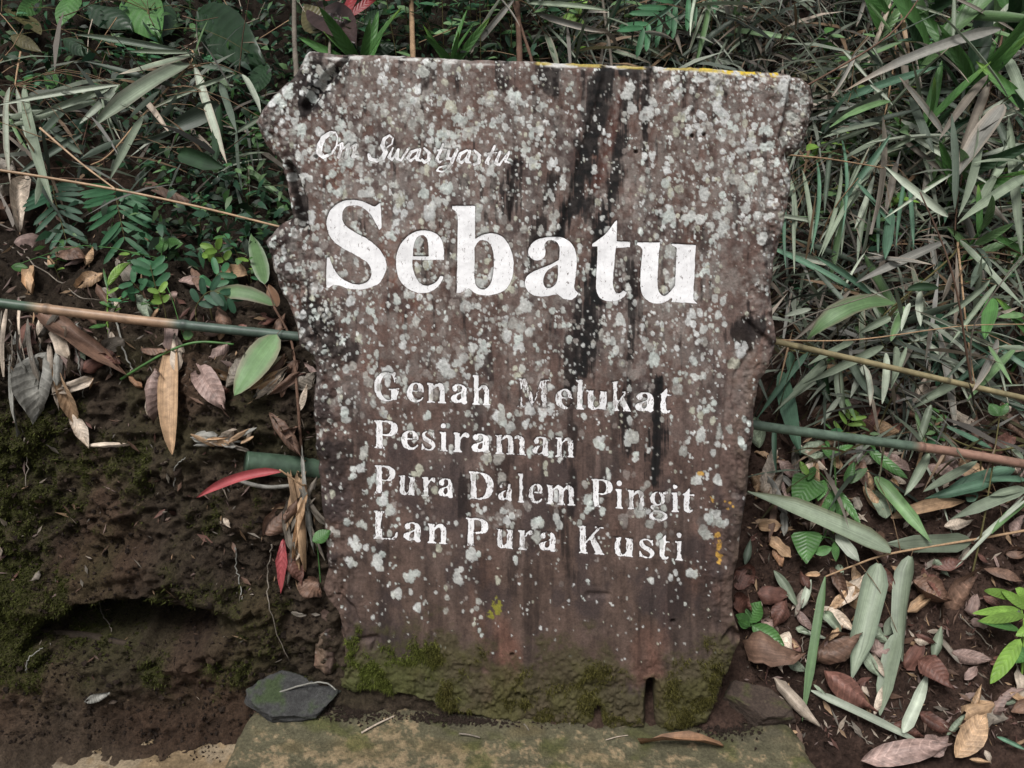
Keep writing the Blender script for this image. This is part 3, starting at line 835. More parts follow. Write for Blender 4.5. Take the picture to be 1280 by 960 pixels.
for k in range(8200):
    x = rr.uniform(318, 1015); y = rr.uniform(70, 800)
    jx, jy = min(max(int((x - 308) / STEP), 0), nxg - 1), min(max(int((y - 56) / STEP), 0), nyg - 1)
    pd = dens(x, y)
    if rr.random() > pd * (1 - .75 * STM[jy, jx]): continue
    u = rr.random()
    fam, lo, hi = (bright, .75, 1.0) if u < .45 else (middle, .65, .95) if u < .72 else (faint, .4, .75)
    base = np.array(rr.choice(fam)) * rr.uniform(.88, 1.1)
    n = 1 if rr.random() < .62 else rr.randint(2, 5)
    r0 = min(1.1 + rr.expovariate(1 / 1.6), 7.5)
    over = rr.random() < .5
    for j in range(n):
        s = r0 * rr.choice([1.1, 1.6, 2.4])
        disc(x + rr.gauss(0, s) * (j > 0), y + rr.gauss(0, s * 1.25) * (j > 0), r0 * rr.uniform(.5, 1.1), base * rr.uniform(.9, 1.08), rr.uniform(lo, hi), over)
for k in range(6500):
    x = rr.uniform(318, 1015); y = rr.uniform(70, 830)
    if rr.random() < dens(x, min(y, 700)) * .8 + .1: disc(x, y, rr.uniform(.6, 1.9), rr.choice(bright + middle), rr.uniform(.4, .9), False)
for x, y, r in [(876,540,9),(880,470,6),(885,645,7),(872,600,9),(895,600,7),(905,655,5),(790,545,10),(750,555,7),(760,590,6),(795,570,6),(625,516,8),(556,464,10),(430,520,9),(440,590,6),(443,680,9),(470,705,10),(487,638,9),(478,625,8),(440,705,6),(500,745,9),(510,720,6),(520,760,7),(645,700,5),(670,655,8),(600,640,6),(565,560,5),(640,645,7),(535,518,6),(820,680,8),(866,715,7),(815,725,6),(857,755,3),(735,725,3),(630,640,5),(905,560,4)]:
    for j in range(3): disc(x + rr.gauss(0, r * .35), y + rr.gauss(0, r * .4), r * rr.uniform(.5, .8), np.array(rr.choice(bright + middle[:2])), .95, True)
for x, y, r in [(876,592,3),(890,625,2.6),(897,668,2.8),(898,682,3.4),(899,695,3),(912,628,1.6),(910,636,1.4),(916,633,1.5),(906,626,1.3),(900,704,2.4),(620,760,7),(614,768,4),(555,826,4),(545,808,3)]:
    q = np.hypot(PXg - x, (PYg - y) * .8) / r + 1.1 * fine + .5 * cl
    C = mixc(C, (.50, .29, .06) if x > 800 else (.22, .21, .03), .9 * smooth(1.05, .8, q))
# painted rim along the top
topd = PYg - np.interp(PXg, [378, 386, 420, 500, 600, 700, 800, 870, 940, 985], [74, 64, 68, 69, 74, 78, 82, 84, 88, 92])
rim = smooth(7.5, 4.5, topd + 2.5 * cl)
C = mixc(C, (.45, .44, .42), rim * smooth(-.1, .15, fbm(PXg * .03, PYg * .12, 3, 3, 401)) * (PXg < 990))
C = mixc(C, (.50, .36, .04), rim * smooth(855, 905, PXg + 45 * cl) * smooth(-.35, 0, fine + gr2 + cl) * (PXg < 974))
C = mixc(C, (.36, .28, .06), .8 * rim * smooth(5, 3, topd) * smooth(-.05, .2, fbm(PXg * .05, PYg * .1, 7, 3, 411)) * (PXg > 640) * (PXg < 980))
# moss climbing from the foot
mline = np.interp(PXg, [400, 425, 470, 540, 600, 690, 740, 800, 850, 900, 930], [880, 806, 800, 782, 815, 812, 800, 858, 812, 795, 800])
mo = (PYg - mline) / 40 + 1.1 * cl + .5 * fine
mossy = smooth(.0, 1.5, mo)
green = smooth(600, 470, PXg + 60 * cl)
C = mixc(C, np.array([.050, .043, .020]), .8 * smooth(-.4, .5, mo))
C = mixc(C, np.array([.062, .060, .016]), .55 * mossy * smooth(-.3, .2, fbm(PXg * .03, PYg * .03, 2, 4, 421)))
C = mixc(C, np.array([.058, .068, .020]), .6 * mossy * green)
C = np.clip(C, .008, .8)
H = H + .003 * mossy * (.5 + cl) + .0022 * mossy * fine

# cut the letters into the face
CARVE = np.zeros_like(H); CL = C.copy()
for L in LETTERS:
    x0, y0, x1, y1 = L.box
    a, b = max(int((y0 - 5 - 56) / STEP), 0), int((y1 + 5 - 56) / STEP) + 1
    c, d = max(int((x0 - 5 - 308) / STEP), 0), int((x1 + 5 - 308) / STEP) + 1
    f = L.fn(PXg[a:b, c:d], PYg[a:b, c:d])
    m = smooth(-1.3, .6, f)
    CARVE[a:b, c:d] = np.maximum(CARVE[a:b, c:d], m * L.depth)
    C[a:b, c:d] = mixc(C[a:b, c:d], (.05, .036, .034), .75 * smooth(-1.6, .2, f))
Hs = np.where(CARVE > 0, np.minimum(H, H0 + .0004), H) - CARVE
Hf = Hs.ravel()
V, Q, Cc = sheet(PXg, PYg, SD, lambda a, b, u: sign_pt(a, b, Hf[u]), -SN * .075, 7, .006, skirt_col=np.array([.06, .042, .034]), colors=C)
sign = thing('wooden_sign', tuple(sign_pt(660, 905)), 'upright weathered wooden board carved with white lettering and covered in lichen', 'sign')
board = wmesh('board', V, Q, M_WOOD, sign, Cc)
# back of the board
BX, BY = np.meshgrid(np.arange(308, 1030, 9.0), np.arange(56, 926, 9.0))
bs = poly_sdf(BX, BY, OUT)
Vb, Qb, _ = sheet(BX, BY, bs, lambda a, b, u: sign_pt(a, b, -.074), None)
wmesh('back_board', Vb, Qb[:, ::-1], M_WOOD, sign, np.array([.06, .042, .034]))


def bil(A, px, py):
    fx = np.clip((px - 308) / STEP, 0, nxg - 1.001); fy = np.clip((py - 56) / STEP, 0, nyg - 1.001)
    i = fy.astype(int); j = fx.astype(int); u = fx - j; v = fy - i
    return (A[i, j] * (1 - u) + A[i, j + 1] * u) * (1 - v) + (A[i + 1, j] * (1 - u) + A[i + 1, j + 1] * u) * v


for L in LETTERS:
    x0, y0, x1, y1 = L.box
    st = .8
    lx, ly = np.meshgrid(np.arange(x0 - 2, x1 + 2, st), np.arange(y0 - 2, y1 + 2, st))
    f = L.fn(lx, ly) + (.22 if L.depth < .003 else .1)
    nz = fbm(lx * .12, ly * .12, 3, 4, 501); nz2 = fbm(lx * .45, ly * .35, 5, 3, 511)
    f = f - L.wear * (4.2 * np.clip(nz - .02, 0, 1) + 1.8 * nz2)
    if .002 < L.depth < .003: f = f - .9 * smooth(.15, .5, fbm(lx * .3, ly * .12, 8, 3, 531)) * (.6 + L.wear)
    if L.wear > .9:
        f = f - 2.5 * smooth(-.25, .3, nz2 + .6 * nz)
    if (f > 0).sum() < 4: continue
    V, Q, _ = sheet(lx, ly, f, lambda a, b, u: sign_pt(a, b, bil(H0, a, b) - L.depth * .5), None)
    tone = .82 - .14 * L.wear
    cc = np.tile(np.array([tone, tone, tone * 1.01, (.60 if L.depth > .003 else .585 if L.depth > .002 else .57) - .10 * L.wear]), (len(V), 1))
    if L.depth < .003:
        qx_, qy_ = project(V); lm = bil(LM, qx_, qy_)[:, None] * .9
        cc[:, :3] = cc[:, :3] * (1 - lm) + np.stack([bil(CL[..., k], qx_, qy_) for k in range(3)], 1) * lm
    lq = project(V); cc[:, :3] *= (1.0 + .20 * fbm(lq[0] * .04, lq[1] * .06, 3, 4, 521))[:, None]
    wmesh('letter', V, Q, M_PAINT, sign, cc)

# tufts of moss on the foot of the board
def tufts(P, N, size, col, spread_=.6):
    n = len(P)
    a = RNG.normal(size=(n, 3)); a -= (a * N).sum(1)[:, None] * N; a /= np.linalg.norm(a, axis=1)[:, None]
    s = size * RNG.uniform(.6, 1.5, n)[:, None]
    tip = P + (N + spread_ * RNG.normal(size=(n, 3))) * s * 1.2
    b = np.cross(N, a)
    V = np.stack([P - a * s * .35 - N * s * .3, P + a * s * .35 - N * s * .3, tip, P + b * s * .4 - N * s * .3], 1).reshape(-1, 3)
    i = np.arange(n)[:, None] * 4
    Fc = np.concatenate([i + [0, 1, 2], i + [1, 3, 2], i + [3, 0, 2]])
    cc = np.repeat(col * RNG.uniform(.5, 1.6, (n, 1)), 4, 0)
    return V, Fc, cc


w = (mossy * (SD > 3) * smooth(-.15, .35, fbm(PXg * .05, PYg * .05, 9, 4, 431)) * (.25 + .75 * green)).ravel()
pick = RNG.choice(len(w), 26000, p=w / w.sum())
pp = np.stack([PXg.ravel()[pick] + RNG.uniform(-.6, .6, 26000), PYg.ravel()[pick] + RNG.uniform(-.6, .6, 26000)], 1)
P = sign_pt(pp[:, 0], pp[:, 1], bil(H, pp[:, 0], pp[:, 1]))
gcm = (np.array([.088, .105, .024]) * green.ravel()[pick][:, None] + np.array([.072, .066, .020]) * (1 - green.ravel()[pick][:, None]))
V, Fc, cc = tufts(P, np.tile(SN, (len(P), 1)), .0023, gcm * (.55 + .6 * RNG.random((len(P), 1))), 1.1)
tag(wmesh('moss', V, Fc, M_MOSS, sign, cc, False), None, None, None, 'stuff')

# moss on the bank
w = (mossm ** 1.5 * (tt[:, None] > 3.0) * (tt[:, None] < 7)).ravel() * np.linalg.norm(np.cross(np.gradient(P1, axis=1), np.gradient(P1, axis=0)), axis=-1).ravel() * (np.abs(X.ravel()) < 1.3)
pick = RNG.choice(len(w), 30000, p=w / w.sum())
Pm = P1.reshape(-1, 3)[pick] + RNG.normal(size=(30000, 3)) * .002
V, Fc, cc = tufts(Pm, Nn.reshape(-1, 3)[pick], .0032, np.array([.044, .048, .014]) * np.ones((30000, 1)))
tag(wmesh('moss_cover', V, Fc, M_MOSS, None, cc, False), 'fine green moss growing over the dark earth bank', 'moss', None, 'stuff')

# ------------------------------------------------------------------ leaves, canes, stems
PAL = dict(gg=(.215, .26, .185), gd=(.095, .125, .092), gl=(.35, .39, .31), pt=(.42, .35, .28), tn=(.34, .225, .135), br=(.13, .078, .055), rb=(.115, .055, .042),
           pk=(.22, .155, .135), gr=(.072, .175, .048), dk=(.022, .052, .022), lm=(.17, .30, .055), bg=(.095, .185, .120), rd=(.30, .030, .035), pr=(.32, .07, .075),
           ol=(.085, .075, .030), gy=(.24, .235, .21), or_=(.25, .14, .08), cg=(.15, .26, .11), bb=(.19, .165, .135))
PAL = {k: np.array(v) * (.84 if k in ('gg', 'gd', 'bg', 'gr', 'dk', 'cg', 'gy', 'bb') else 1) for k, v in PAL.items()}
SHAPES = {
 'lance': lambda t: np.clip(t, 0, 1) ** .55 * (1 - t) ** .75 / .47,
 'strap': lambda t: np.minimum(1, (t * 5 + .05) ** .7) * np.minimum(1, ((1 - t) * 3.2) ** .8),
 'roll': lambda t: np.minimum(1, (t * 7 + .10) ** .75) * np.minimum(1, ((1 - t) * 3.0 + .01) ** .85) * (1 - .18 * t),
 'oval': lambda t: np.sin(np.pi * np.clip(t, 0, 1) ** .85) ** .85,
 'heart': lambda t: np.minimum(1, (t * 7 + .25) ** .6) * (1 - t ** 1.7) ** .9,
 'obl': lambda t: np.minimum(1, (t * 5) ** .6) * np.minimum(1, ((1 - t) * 5) ** .6),
 'tear': lambda t: np.minimum(1, (t * 4 + .1)) * np.minimum(1, (1 - t) * 6 + .25),
}


def unit(v):
    v = np.asarray(v, float); return v / (np.linalg.norm(v) + 1e-12)


def blade(B, T, w, up, sag=None, curl=.5, col=PAL['gg'], shape='lance', segs=7, edge=None, tip=None, wob=0.0, seed=0, rib=1.12, fold=0.0, twist=0.0):
    B = np.asarray(B, float); T = np.asarray(T, float)
    L = np.linalg.norm(T - B)
    Mid = (B + T) / 2 + (np.zeros(3) if sag is None else np.asarray(sag, float))
    t = np.linspace(0, 1, segs + 1); t = t + (.5 - .5 * np.cos(np.pi * t) - t) * .75
    path = np.outer((1 - t) ** 2, B) + np.outer(2 * t * (1 - t), Mid) + np.outer(t ** 2, T)
    tan = np.gradient(path, axis=0); tan /= np.linalg.norm(tan, axis=1, keepdims=True) + 1e-12
    side = np.cross(tan, unit(up)); side /= np.linalg.norm(side, axis=1, keepdims=True) + 1e-9
    nr = np.cross(side, tan)
    if twist:
        a = (t - .3) * twist
        side, nr = side * np.cos(a)[:, None] + nr * np.sin(a)[:, None], nr * np.cos(a)[:, None] - side * np.sin(a)[:, None]
    s = np.array([-1, -.5, 0, .5, 1.0])
    hw = np.maximum(SHAPES[shape](t) * w / 2, w * .012)
    k = max(abs(curl), .05) * np.sign(curl if curl else 1)
    kk = abs(k)
    amp = 1 / max(math.sin(min(kk, 1.5)) / min(kk, 1.5), .35)
    lat = np.outer(hw * amp, np.sin(kk * s) / kk)
    up_ = np.outer(hw * amp, (1 - np.cos(kk * s)) / kk) * np.sign(k) + np.outer(hw, np.abs(s)) * fold
    rg_ = np.random.default_rng(seed + 13)
    if wob:
        up_ = up_ + wob * w * np.cumsum(rg_.normal(size=up_.shape), 0) * .35
        lat = lat * (1 + .25 * wob * rg_.normal(size=(segs + 1, 1)))
    V = path[:, None, :] + side[:, None, :] * lat[..., None] + nr[:, None, :] * up_[..., None]
    C = np.tile(np.asarray(col, float), (segs + 1, 5, 1))
    C = C * (1 + .10 * rg_.normal(size=(segs + 1, 1, 1)) + .05 * rg_.normal(size=(segs + 1, 5, 1)))
    C[:, 2] *= rib
    if edge is not None:
        C[:, 0] = C[:, 0] * .35 + np.asarray(edge) * .65; C[:, 4] = C[:, 4] * .35 + np.asarray(edge) * .65
    if tip is not None:
        m = smooth(.72, 1, t)[:, None, None]
        C = C * (1 - m) + np.asarray(tip) * m
    UV = np.stack(np.broadcast_arrays(s[None, :] * .5, t[:, None]), -1)
    i = np.arange((segs + 1) * 5).reshape(segs + 1, 5)
    Fc = np.stack([i[:-1, :-1], i[:-1, 1:], i[1:, 1:], i[1:, :-1]], -1).reshape(-1, 4)
    return V.reshape(-1, 3), Fc, np.clip(C.reshape(-1, 3), .004, .9), UV.reshape(-1, 2)


def tube(path, rad, sides=7, cap=True):
    path = np.asarray(path, float); n = len(path)
    rad = np.broadcast_to(np.asarray(rad, float), (n,))
    tan = np.gradient(path, axis=0); tan /= np.linalg.norm(tan, axis=1, keepdims=True) + 1e-12
    ref = np.array([0, 0, 1.0]) if abs(tan[:, 2]).mean() < .8 else np.array([1.0, 0, 0])
    a = np.cross(tan, ref); a /= np.linalg.norm(a, axis=1, keepdims=True) + 1e-9
    b = np.cross(tan, a)
    th = np.arange(sides) * 2 * math.pi / sides
    V = path[:, None, :] + rad[:, None, None] * (a[:, None, :] * np.cos(th)[None, :, None] + b[:, None, :] * np.sin(th)[None, :, None])
    V = V.reshape(-1, 3)
    Fc = []
    for r in range(n - 1):
        for q in range(sides):
            q2 = (q + 1) % sides
            Fc.append((r * sides + q, r * sides + q2, (r + 1) * sides + q2, (r + 1) * sides + q))
    Fc = np.array(Fc)
    if cap:
        V = np.vstack([V, path[:1], path[-1:]])
        c0, c1 = n * sides, n * sides + 1
        ext = []
        for q in range(sides):
            q2 = (q + 1) % sides
            ext.append((c0, q2, q, q)); ext.append((c1, (n - 1) * sides + q, (n - 1) * sides + q2, (n - 1) * sides + q2))
        return V, [tuple(f) for f in Fc] + [e[:3] for e in ext]
    return V, [tuple(f) for f in Fc]


def spl(pts, n=8):
    """smooth open curve through points"""
    P = np.asarray(pts, float); out = []
    for i in range(len(P) - 1):
        p0 = P[max(i - 1, 0)]; p1 = P[i]; p2 = P[i + 1]; p3 = P[min(i + 2, len(P) - 1)]
        for k in range(n):
            t = k / n
            out.append(.5 * ((2 * p1) + (-p0 + p2) * t + (2 * p0 - 5 * p1 + 4 * p2 - p3) * t**2 + (-p0 + 3 * p1 - 3 * p2 + p3) * t**3))
    out.append(P[-1])
    return np.array(out)


def join(parts):
    Vs, Fs, Cs, Us = [], [], [], []; n = 0
    for p in parts:
        V, Fc = p[0], p[1]
        Vs.append(V); Fs.extend([tuple(int(i) + n for i in f) for f in Fc]); n += len(V)
        Cs.append(np.broadcast_to(np.asarray(p[2], float), (len(V), 3)))
        Us.append(p[3] if len(p) > 3 else np.zeros((len(V), 2)))
    return np.vstack(Vs), Fs, np.vstack(Cs), np.vstack(Us)


REG = {0: (0, 0, 1.0), 1: (0, 0, 2.909), 2: (0, 300, 2.977), 3: (0, 600, 2.667), 4: (900, 0, 2.909), 5: (900, 300, 3.0), 6: (880, 600, 2.667)}
def rpx(r, x, y): ox, oy, s = REG[r]; return ox + x / s, oy + y / s
def wpx(p, w): return w * ((p - CAM) @ FWD) / F_PIX
rnd = random.Random(23)


def view_up(p, jit=.5):
    """roughly facing the open side of the slope"""
    return unit(unit(CAM - p) + np.array([0, 0, .35]) + jit * np.array([rnd.gauss(0, 1), rnd.gauss(0, .4), rnd.gauss(0, .8)]))


def hang_leaf(r, x0, y0, x1, y1, w, c, parent, o0=.16, o1=.18, curl=None, shape='lance', mat=None, sagk=.12, name='leaf', edge=None, tip=None, jit=.45, segs=8, sag=None):
    """a leaf from its base to its tip, both given where they appear, o0 / o1 metres in front of the ground"""
    B = pt(*rpx(r, x0, y0), o0); T = pt(*rpx(r, x1, y1), o1)
    W = wpx(B, w / REG[r][2]) * (.82 if (mat or M_BAMBOO) is M_BAMBOO and w < 60 else 1)
    up = view_up((B + T) / 2, jit)
    if curl is None: curl = rnd.choice([.5, .9, 1.2, -.8, -.4, 1.4])
    L = np.linalg.norm(T - B)
    sg = up * L * sagk * rnd.uniform(.2, 1.2) if sag is None else np.array(sag) * L
    V, Fc, C, U = blade(B, T, W, up, sg, curl, PAL[c], shape, segs, None if edge is None else PAL[edge], None if tip is None else PAL[tip], .05, rnd.randrange(9999), twist=rnd.uniform(-.6, .6) if jit > .3 else 0)
    return wmesh(name, V, Fc, mat or M_BAMBOO, parent, C, True, U, origin=B), B


def branch_thing(name, label, cat, path, rad, colour, group=None, sides=6, part='stem', mat=None):
    path = np.asarray(path)
    t = thing(name, tuple(path[0]), label, cat, group)
    V, Fc = tube(path, rad, sides)
    nn = len(path); cols = colour if np.ndim(colour) == 1 else np.vstack([np.repeat(colour, sides, 0), colour[:1], colour[-1:]])
    wmesh(part, V, Fc, mat or M_BARK, t, np.broadcast_to(cols, (len(V), 3)), origin=path[0])
    return t


def stalks(t, bases, path, col, r=.0012):
    """thin stalks from leaf bases to the nearest point of the stem"""
    for b in bases:
        d = np.linalg.norm(path - b, axis=1); q = path[d.argmin()]
        m = (b + q) / 2 + np.array([0, 0, .12 * d.min()])
        V, Fc = tube(spl([b, m, q], 3), [r * .7] * 4 + [r] * 3, 4, False)
        wmesh('twig', V, Fc, M_BARK, t, col)


# ------------------------------------------------------------------ traced bamboo sprays
def spray(label, group, stem_pts, srad, scol, leaves, offs=(.14, .2), root=None, mat=None):
    path = [pt(*rpx(r, x, y), o) for r, x, y, o in stem_pts]
    if root == 'ground': path = [drop(path[0]) - np.array([0, 0, .01])] + path
    path = spl(path, 6)
    t = branch_thing('bamboo_branch', label, 'bamboo branch', path, np.linspace(srad, srad * .55, len(path)), PAL[scol], group)
    bases = []
    for lf in leaves:
        r, x0, y0, x1, y1, w, c = lf[:7]
        kw = lf[7] if len(lf) > 7 else {}
        o = rnd.uniform(*offs)
        kw = dict(dict(o0=o, o1=o + rnd.uniform(-.03, .05), shape=rnd.choice(['lance', 'lance', 'roll', 'strap'])), **kw)
        ob, B = hang_leaf(r, x0, y0, x1, y1, w, c, t, mat=mat, **kw)
        bases.append(B)
    stalks(t, bases, path, PAL[scol] * .4)
    return t


DR = dict(edge='pt', tip='pt')
spray('grey-green withered bamboo branch lying on the bank left of the board', None,
      [(1, 700, 185, .10), (1, 690, 232, .17), (1, 520, 420, .16), (1, 400, 560, .14), (1, 330, 600, .12)], .003, 'tn',
      [(1,660,185,270,125,34,'gd',dict(edge='gg')),(1,710,195,430,270,34,'gg',DR),(1,690,232,325,470,64,'gg',dict(edge='bb',curl=.7)),(1,660,320,305,222,30,'gd'),(1,705,238,826,597,40,'gl',DR),(1,515,352,618,487,30,'pt'),
       (1,855,270,530,410,26,'gg',dict(tip='pt')),(1,880,270,948,412,32,'gl'),(1,522,420,398,658,32,'gg'),(1,800,300,862,485,32,'gd'),(1,800,372,600,482,74,'gd'),(1,730,242,850,262,30,'gd'),(1,860,470,880,690,22,'gd'),
       (1,640,468,480,525,28,'gd'),(1,440,508,288,582,28,'gd'),(1,950,428,840,492,22,'gg'),(1,650,560,820,610,60,'dk'),(1,690,300,520,500,30,'gd'),(1,580,330,470,430,26,'gd'),(1,800,380,780,600,50,'dk')], (.17, .24))
spray('bamboo spray of pale drooping leaves at the rim of the bank', None,
      [(1, 75, 190, .12), (1, 62, 260, .16), (1, 55, 310, .17)], .003, 'tn',
      [(1,430,310,288,452,36,'gl'),(1,438,308,-10,384,30,'gl'),(1,400,320,128,418,36,'gg'),(1,352,368,-10,474,26,'gg'),(1,36,318,38,672,28,'gl',DR),(1,60,318,126,582,30,'gl'),(1,88,308,192,742,52,'gg',dict(curl=.5)),(1,150,618,128,746,26,'gg'),
       (1,300,488,58,640,32,'gd'),(1,240,390,120,520,30,'gd'),(1,30,430,160,400,26,'gg'),(1,300,560,180,470,30,'gd')], (.17, .23))
spray('long rolled grey bamboo leaves above the right corner of the board', None,
      [(4, 1040, 60, .20), (4, 1015, 180, .24), (4, 965, 380, .24), (4, 880, 640, .22), (4, 855, 860, .20), (4, 870, 1080, .14)], .0035, 'br',
      [(4,1020,105,455,330,52,'gy',dict(curl=1.2,o0=0.43,o1=0.43,shape='roll',tip='pt')),(4,1032,380,868,640,88,'gy',dict(curl=.5,o0=0.39,o1=0.39,edge='pt')),(4,855,760,842,412,38,'gd',dict(o0=0.41,o1=0.41)),(4,1110,640,862,815,48,'gg',dict(shape='roll',curl=1.1,o0=0.41,o1=0.43)),
       (4,975,272,798,508,46,'bb',dict(o0=0.38,o1=0.38)),(4,1040,195,1120,380,46,'gg'),(4,1050,425,1098,930,46,'gg',dict(curl=.4)),(4,890,652,1052,815,36,'bb'),(4,1110,588,918,594,22,'gg'),(4,1110,522,936,572,22,'gl'),(4,830,788,596,602,38,'gl',dict(o0=0.40,o1=0.40,shape='roll')),
       (4,855,628,592,798,18,'gl'),(4,1000,640,940,760,44,'gg'),(4,1060,480,960,700,46,'gg'),(4,980,300,850,640,40,'bb'),(4,945,420,865,790,40,'gg'),(4,1060,5,985,95,24,'gl')], (.28, .38))
spray('tangled bamboo branch with grey leaves pressed against the right edge of the board', None,
      [(4, 620, 20, .14), (4, 640, 160, .18), (4, 600, 420, .18), (4, 560, 640, .14)], .0035, 'tn',
      [(4,612,328,368,452,48,'gg',dict(shape='roll')),(4,622,368,398,464,52,'cg'),(4,660,440,838,542,27,'gl',dict(shape='roll')),(4,592,425,548,852,48,'bb',dict(curl=.4)),(4,640,98,672,345,58,'bb',dict(curl=.5)),(4,622,8,528,262,22,'pt'),(4,660,45,692,212,22,'tn'),(4,545,308,628,382,20,'gl'),
       (4,580,448,368,502,26,'gg'),(4,600,498,440,582,24,'gg'),(4,540,468,358,532,26,'gg'),(4,700,340,820,470,44,'gg'),(4,720,330,910,420,40,'gd'),(4,690,350,780,560,34,'gd'),(4,445,180,560,310,18,'gl'),(4,700,330,860,330,34,'gd'),(4,590,560,480,700,24,'gg')], (.22, .30))
spray('cluster of thin upright grey-green bamboo leaves hanging beside the board', None,
      [(4, 420, 470, .10), (4, 470, 560, .13), (4, 560, 600, .14), (4, 660, 600, .13)], .003, 'tn',
      [(4,350,578,328,925,24,'bg'),(4,440,598,358,934,26,'gg'),(4,560,588,428,804,30,'gg'),(4,530,648,368,934,26,'gg'),(4,545,688,498,965,24,'gg'),(4,672,648,640,905,20,'bg'),(4,640,588,600,784,36,'bb'),(4,440,498,440,864,20,'bg'),(4,562,638,488,834,26,'gl'),(4,622,758,600,944,44,'bg'),
       (4,500,600,420,860,22,'gg'),(4,400,560,380,780,22,'gd'),(4,300,620,340,920,20,'gg'),(4,250,640,275,850,22,'gg'),(4,585,640,575,960,18,'bg'),(4,690,660,705,900,18,'bg'),(4,470,620,440,930,18,'gg'),(4,245,680,240,980,20,'bg'),(4,265,700,270,1000,18,'gg')], (.18, .25))
spray('broad folded bamboo leaves sagging over the upper bamboo pole', None,
      [(5, 900, 0, .20), (5, 870, 60, .2), (5, 720, 190, .16), (5, 660, 240, .15), (5, 560, 330, .13)], .003, 'ol',
      [(5,430,92,222,38,32,'gl',DR),(5,852,4,508,162,52,'gy',dict(curl=.8,o0=.24,o1=.24)),(5,395,95,645,232,16,'gl'),(5,655,238,328,372,76,'cg',dict(edge='pk',curl=.5,sagk=.5)),(5,352,108,542,312,20,'gd'),(5,342,258,240,285,30,'gl'),(5,690,248,640,380,52,'cg',dict(edge='gl')),(5,622,420,608,615,40,'gl'),(5,712,236,680,345,30,'gl'),
       (5,535,468,562,625,32,'gl',DR),(5,752,192,752,325,40,'gl'),(5,612,398,308,542,40,'gg'),(5,700,190,820,180,50,'dk'),(5,640,290,520,350,36,'gg'),(5,500,380,330,470,34,'gg'),(5,660,400,640,540,34,'gg'),(5,700,400,640,560,26,'gg')], (.16, .24))
spray('green and grey bamboo leaves fanned beneath the upper bamboo pole', None,
      [(5, 560, 420, .13), (5, 480, 440, .13), (5, 340, 430, .12), (5, 220, 400, .10)], .003, 'ol',
      [(5,330,418,135,676,42,'bg',dict(shape='roll')),(5,482,368,196,655,30,'gg'),(5,492,438,256,606,27,'gl'),(5,402,468,206,644,26,'gg'),(5,922,518,718,634,46,'gg'),(5,1032,443,898,514,40,'gd'),(5,228,490,302,806,72,'bg',dict(curl=.4)),(5,205,690,212,875,30,'bg'),(5,448,478,470,655,52,'gg'),(5,542,468,488,594,30,'gl'),
       (5,452,588,378,694,30,'gl'),(5,792,618,745,765,34,'gg'),(5,785,800,690,960,50,'gg'),(5,480,440,580,600,40,'gd'),(5,260,420,280,520,46,'bg'),(5,380,440,420,610,60,'dk'),(5,560,540,640,620,40,'dk')], (.08, .14))
spray('bamboo twig with long grey leaves crossing near the far end of the poles', None,
      [(5, 890, 0, .22), (5, 905, 140, .22), (5, 925, 330, .2), (5, 955, 545, .16)], .003, 'tn',
      [(5,900,0,1142,252,27,'gg',dict(o0=.26,o1=.26)),(5,1012,148,828,296,32,'gg'),(5,1036,168,860,392,24,'gg'),(5,1022,218,992,374,60,'gr',dict(curl=.3)),(5,1145,405,1040,400,24,'gg'),(5,1140,60,1060,160,24,'gg'),(5,1100,90,1150,250,30,'gg'),(5,880,110,830,230,40,'bb'),(5,1000,60,940,180,40,'gd'),(5,1140,280,1040,290,34,'cg'),(5,960,30,1020,130,36,'gd')], (.22, .30))
spray('bamboo twig carrying wide rolled leaves across the littered slope', None,
      [(6, 1090, 165, .05), (6, 880, 202, .05), (6, 620, 246, .05), (6, 500, 285, .05), (6, 405, 322, .05)], .0032, 'tn',
      [(6,622,240,145,40,80,'gg',dict(curl=1.2,shape='roll',edge='ol')),(6,570,-10,758,210,58,'cg',dict(curl=1.1,shape='roll')),(6,892,205,605,212,66,'gg',dict(curl=.4)),(6,582,278,490,668,84,'gg',dict(curl=.9,shape='roll',edge='gd',o0=.05,o1=.03)),(6,690,255,662,605,70,'gg',dict(curl=1.0,shape='roll',o0=.05,o1=.04)),(6,645,510,588,785,62,'gg',dict(curl=.3,o0=.035,o1=.01)),
       (6,404,322,328,805,34,'cg',dict(curl=.6,o0=.05,o1=.015,shape='strap')),(6,440,180,518,272,46,'gl',dict(curl=.5)),(6,1070,50,838,292,18,'gl'),(6,1075,28,818,132,50,'gg',dict(curl=.5)),(6,960,8,735,62,46,'bg'),(6,1080,60,900,205,18,'gl'),(6,1075,70,960,180,40,'cg')], (.04, .08))
spray('bluish bamboo leaves pushing out below the lower bamboo pole', None,
      [(5, 1140, 770, .07), (5, 1020, 790, .07), (5, 900, 760, .06), (5, 790, 690, .05)], .0028, 'ol',
      [(5,1020,782,828,690,30,'bg'),(5,965,828,762,944,46,'gg'),(5,1105,858,826,958,62,'bg',dict(curl=.4)),(5,1145,900,990,905,36,'bg'),(5,1150,640,1050,600,34,'bg'),(5,1140,825,1040,770,30,'gg'),(5,1140,930,1010,960,34,'gg'),(5,640,770,830,800,20,'gg')], (.04, .08))
# cut or fallen single bamboo leaves on the slope are things of their own, further down

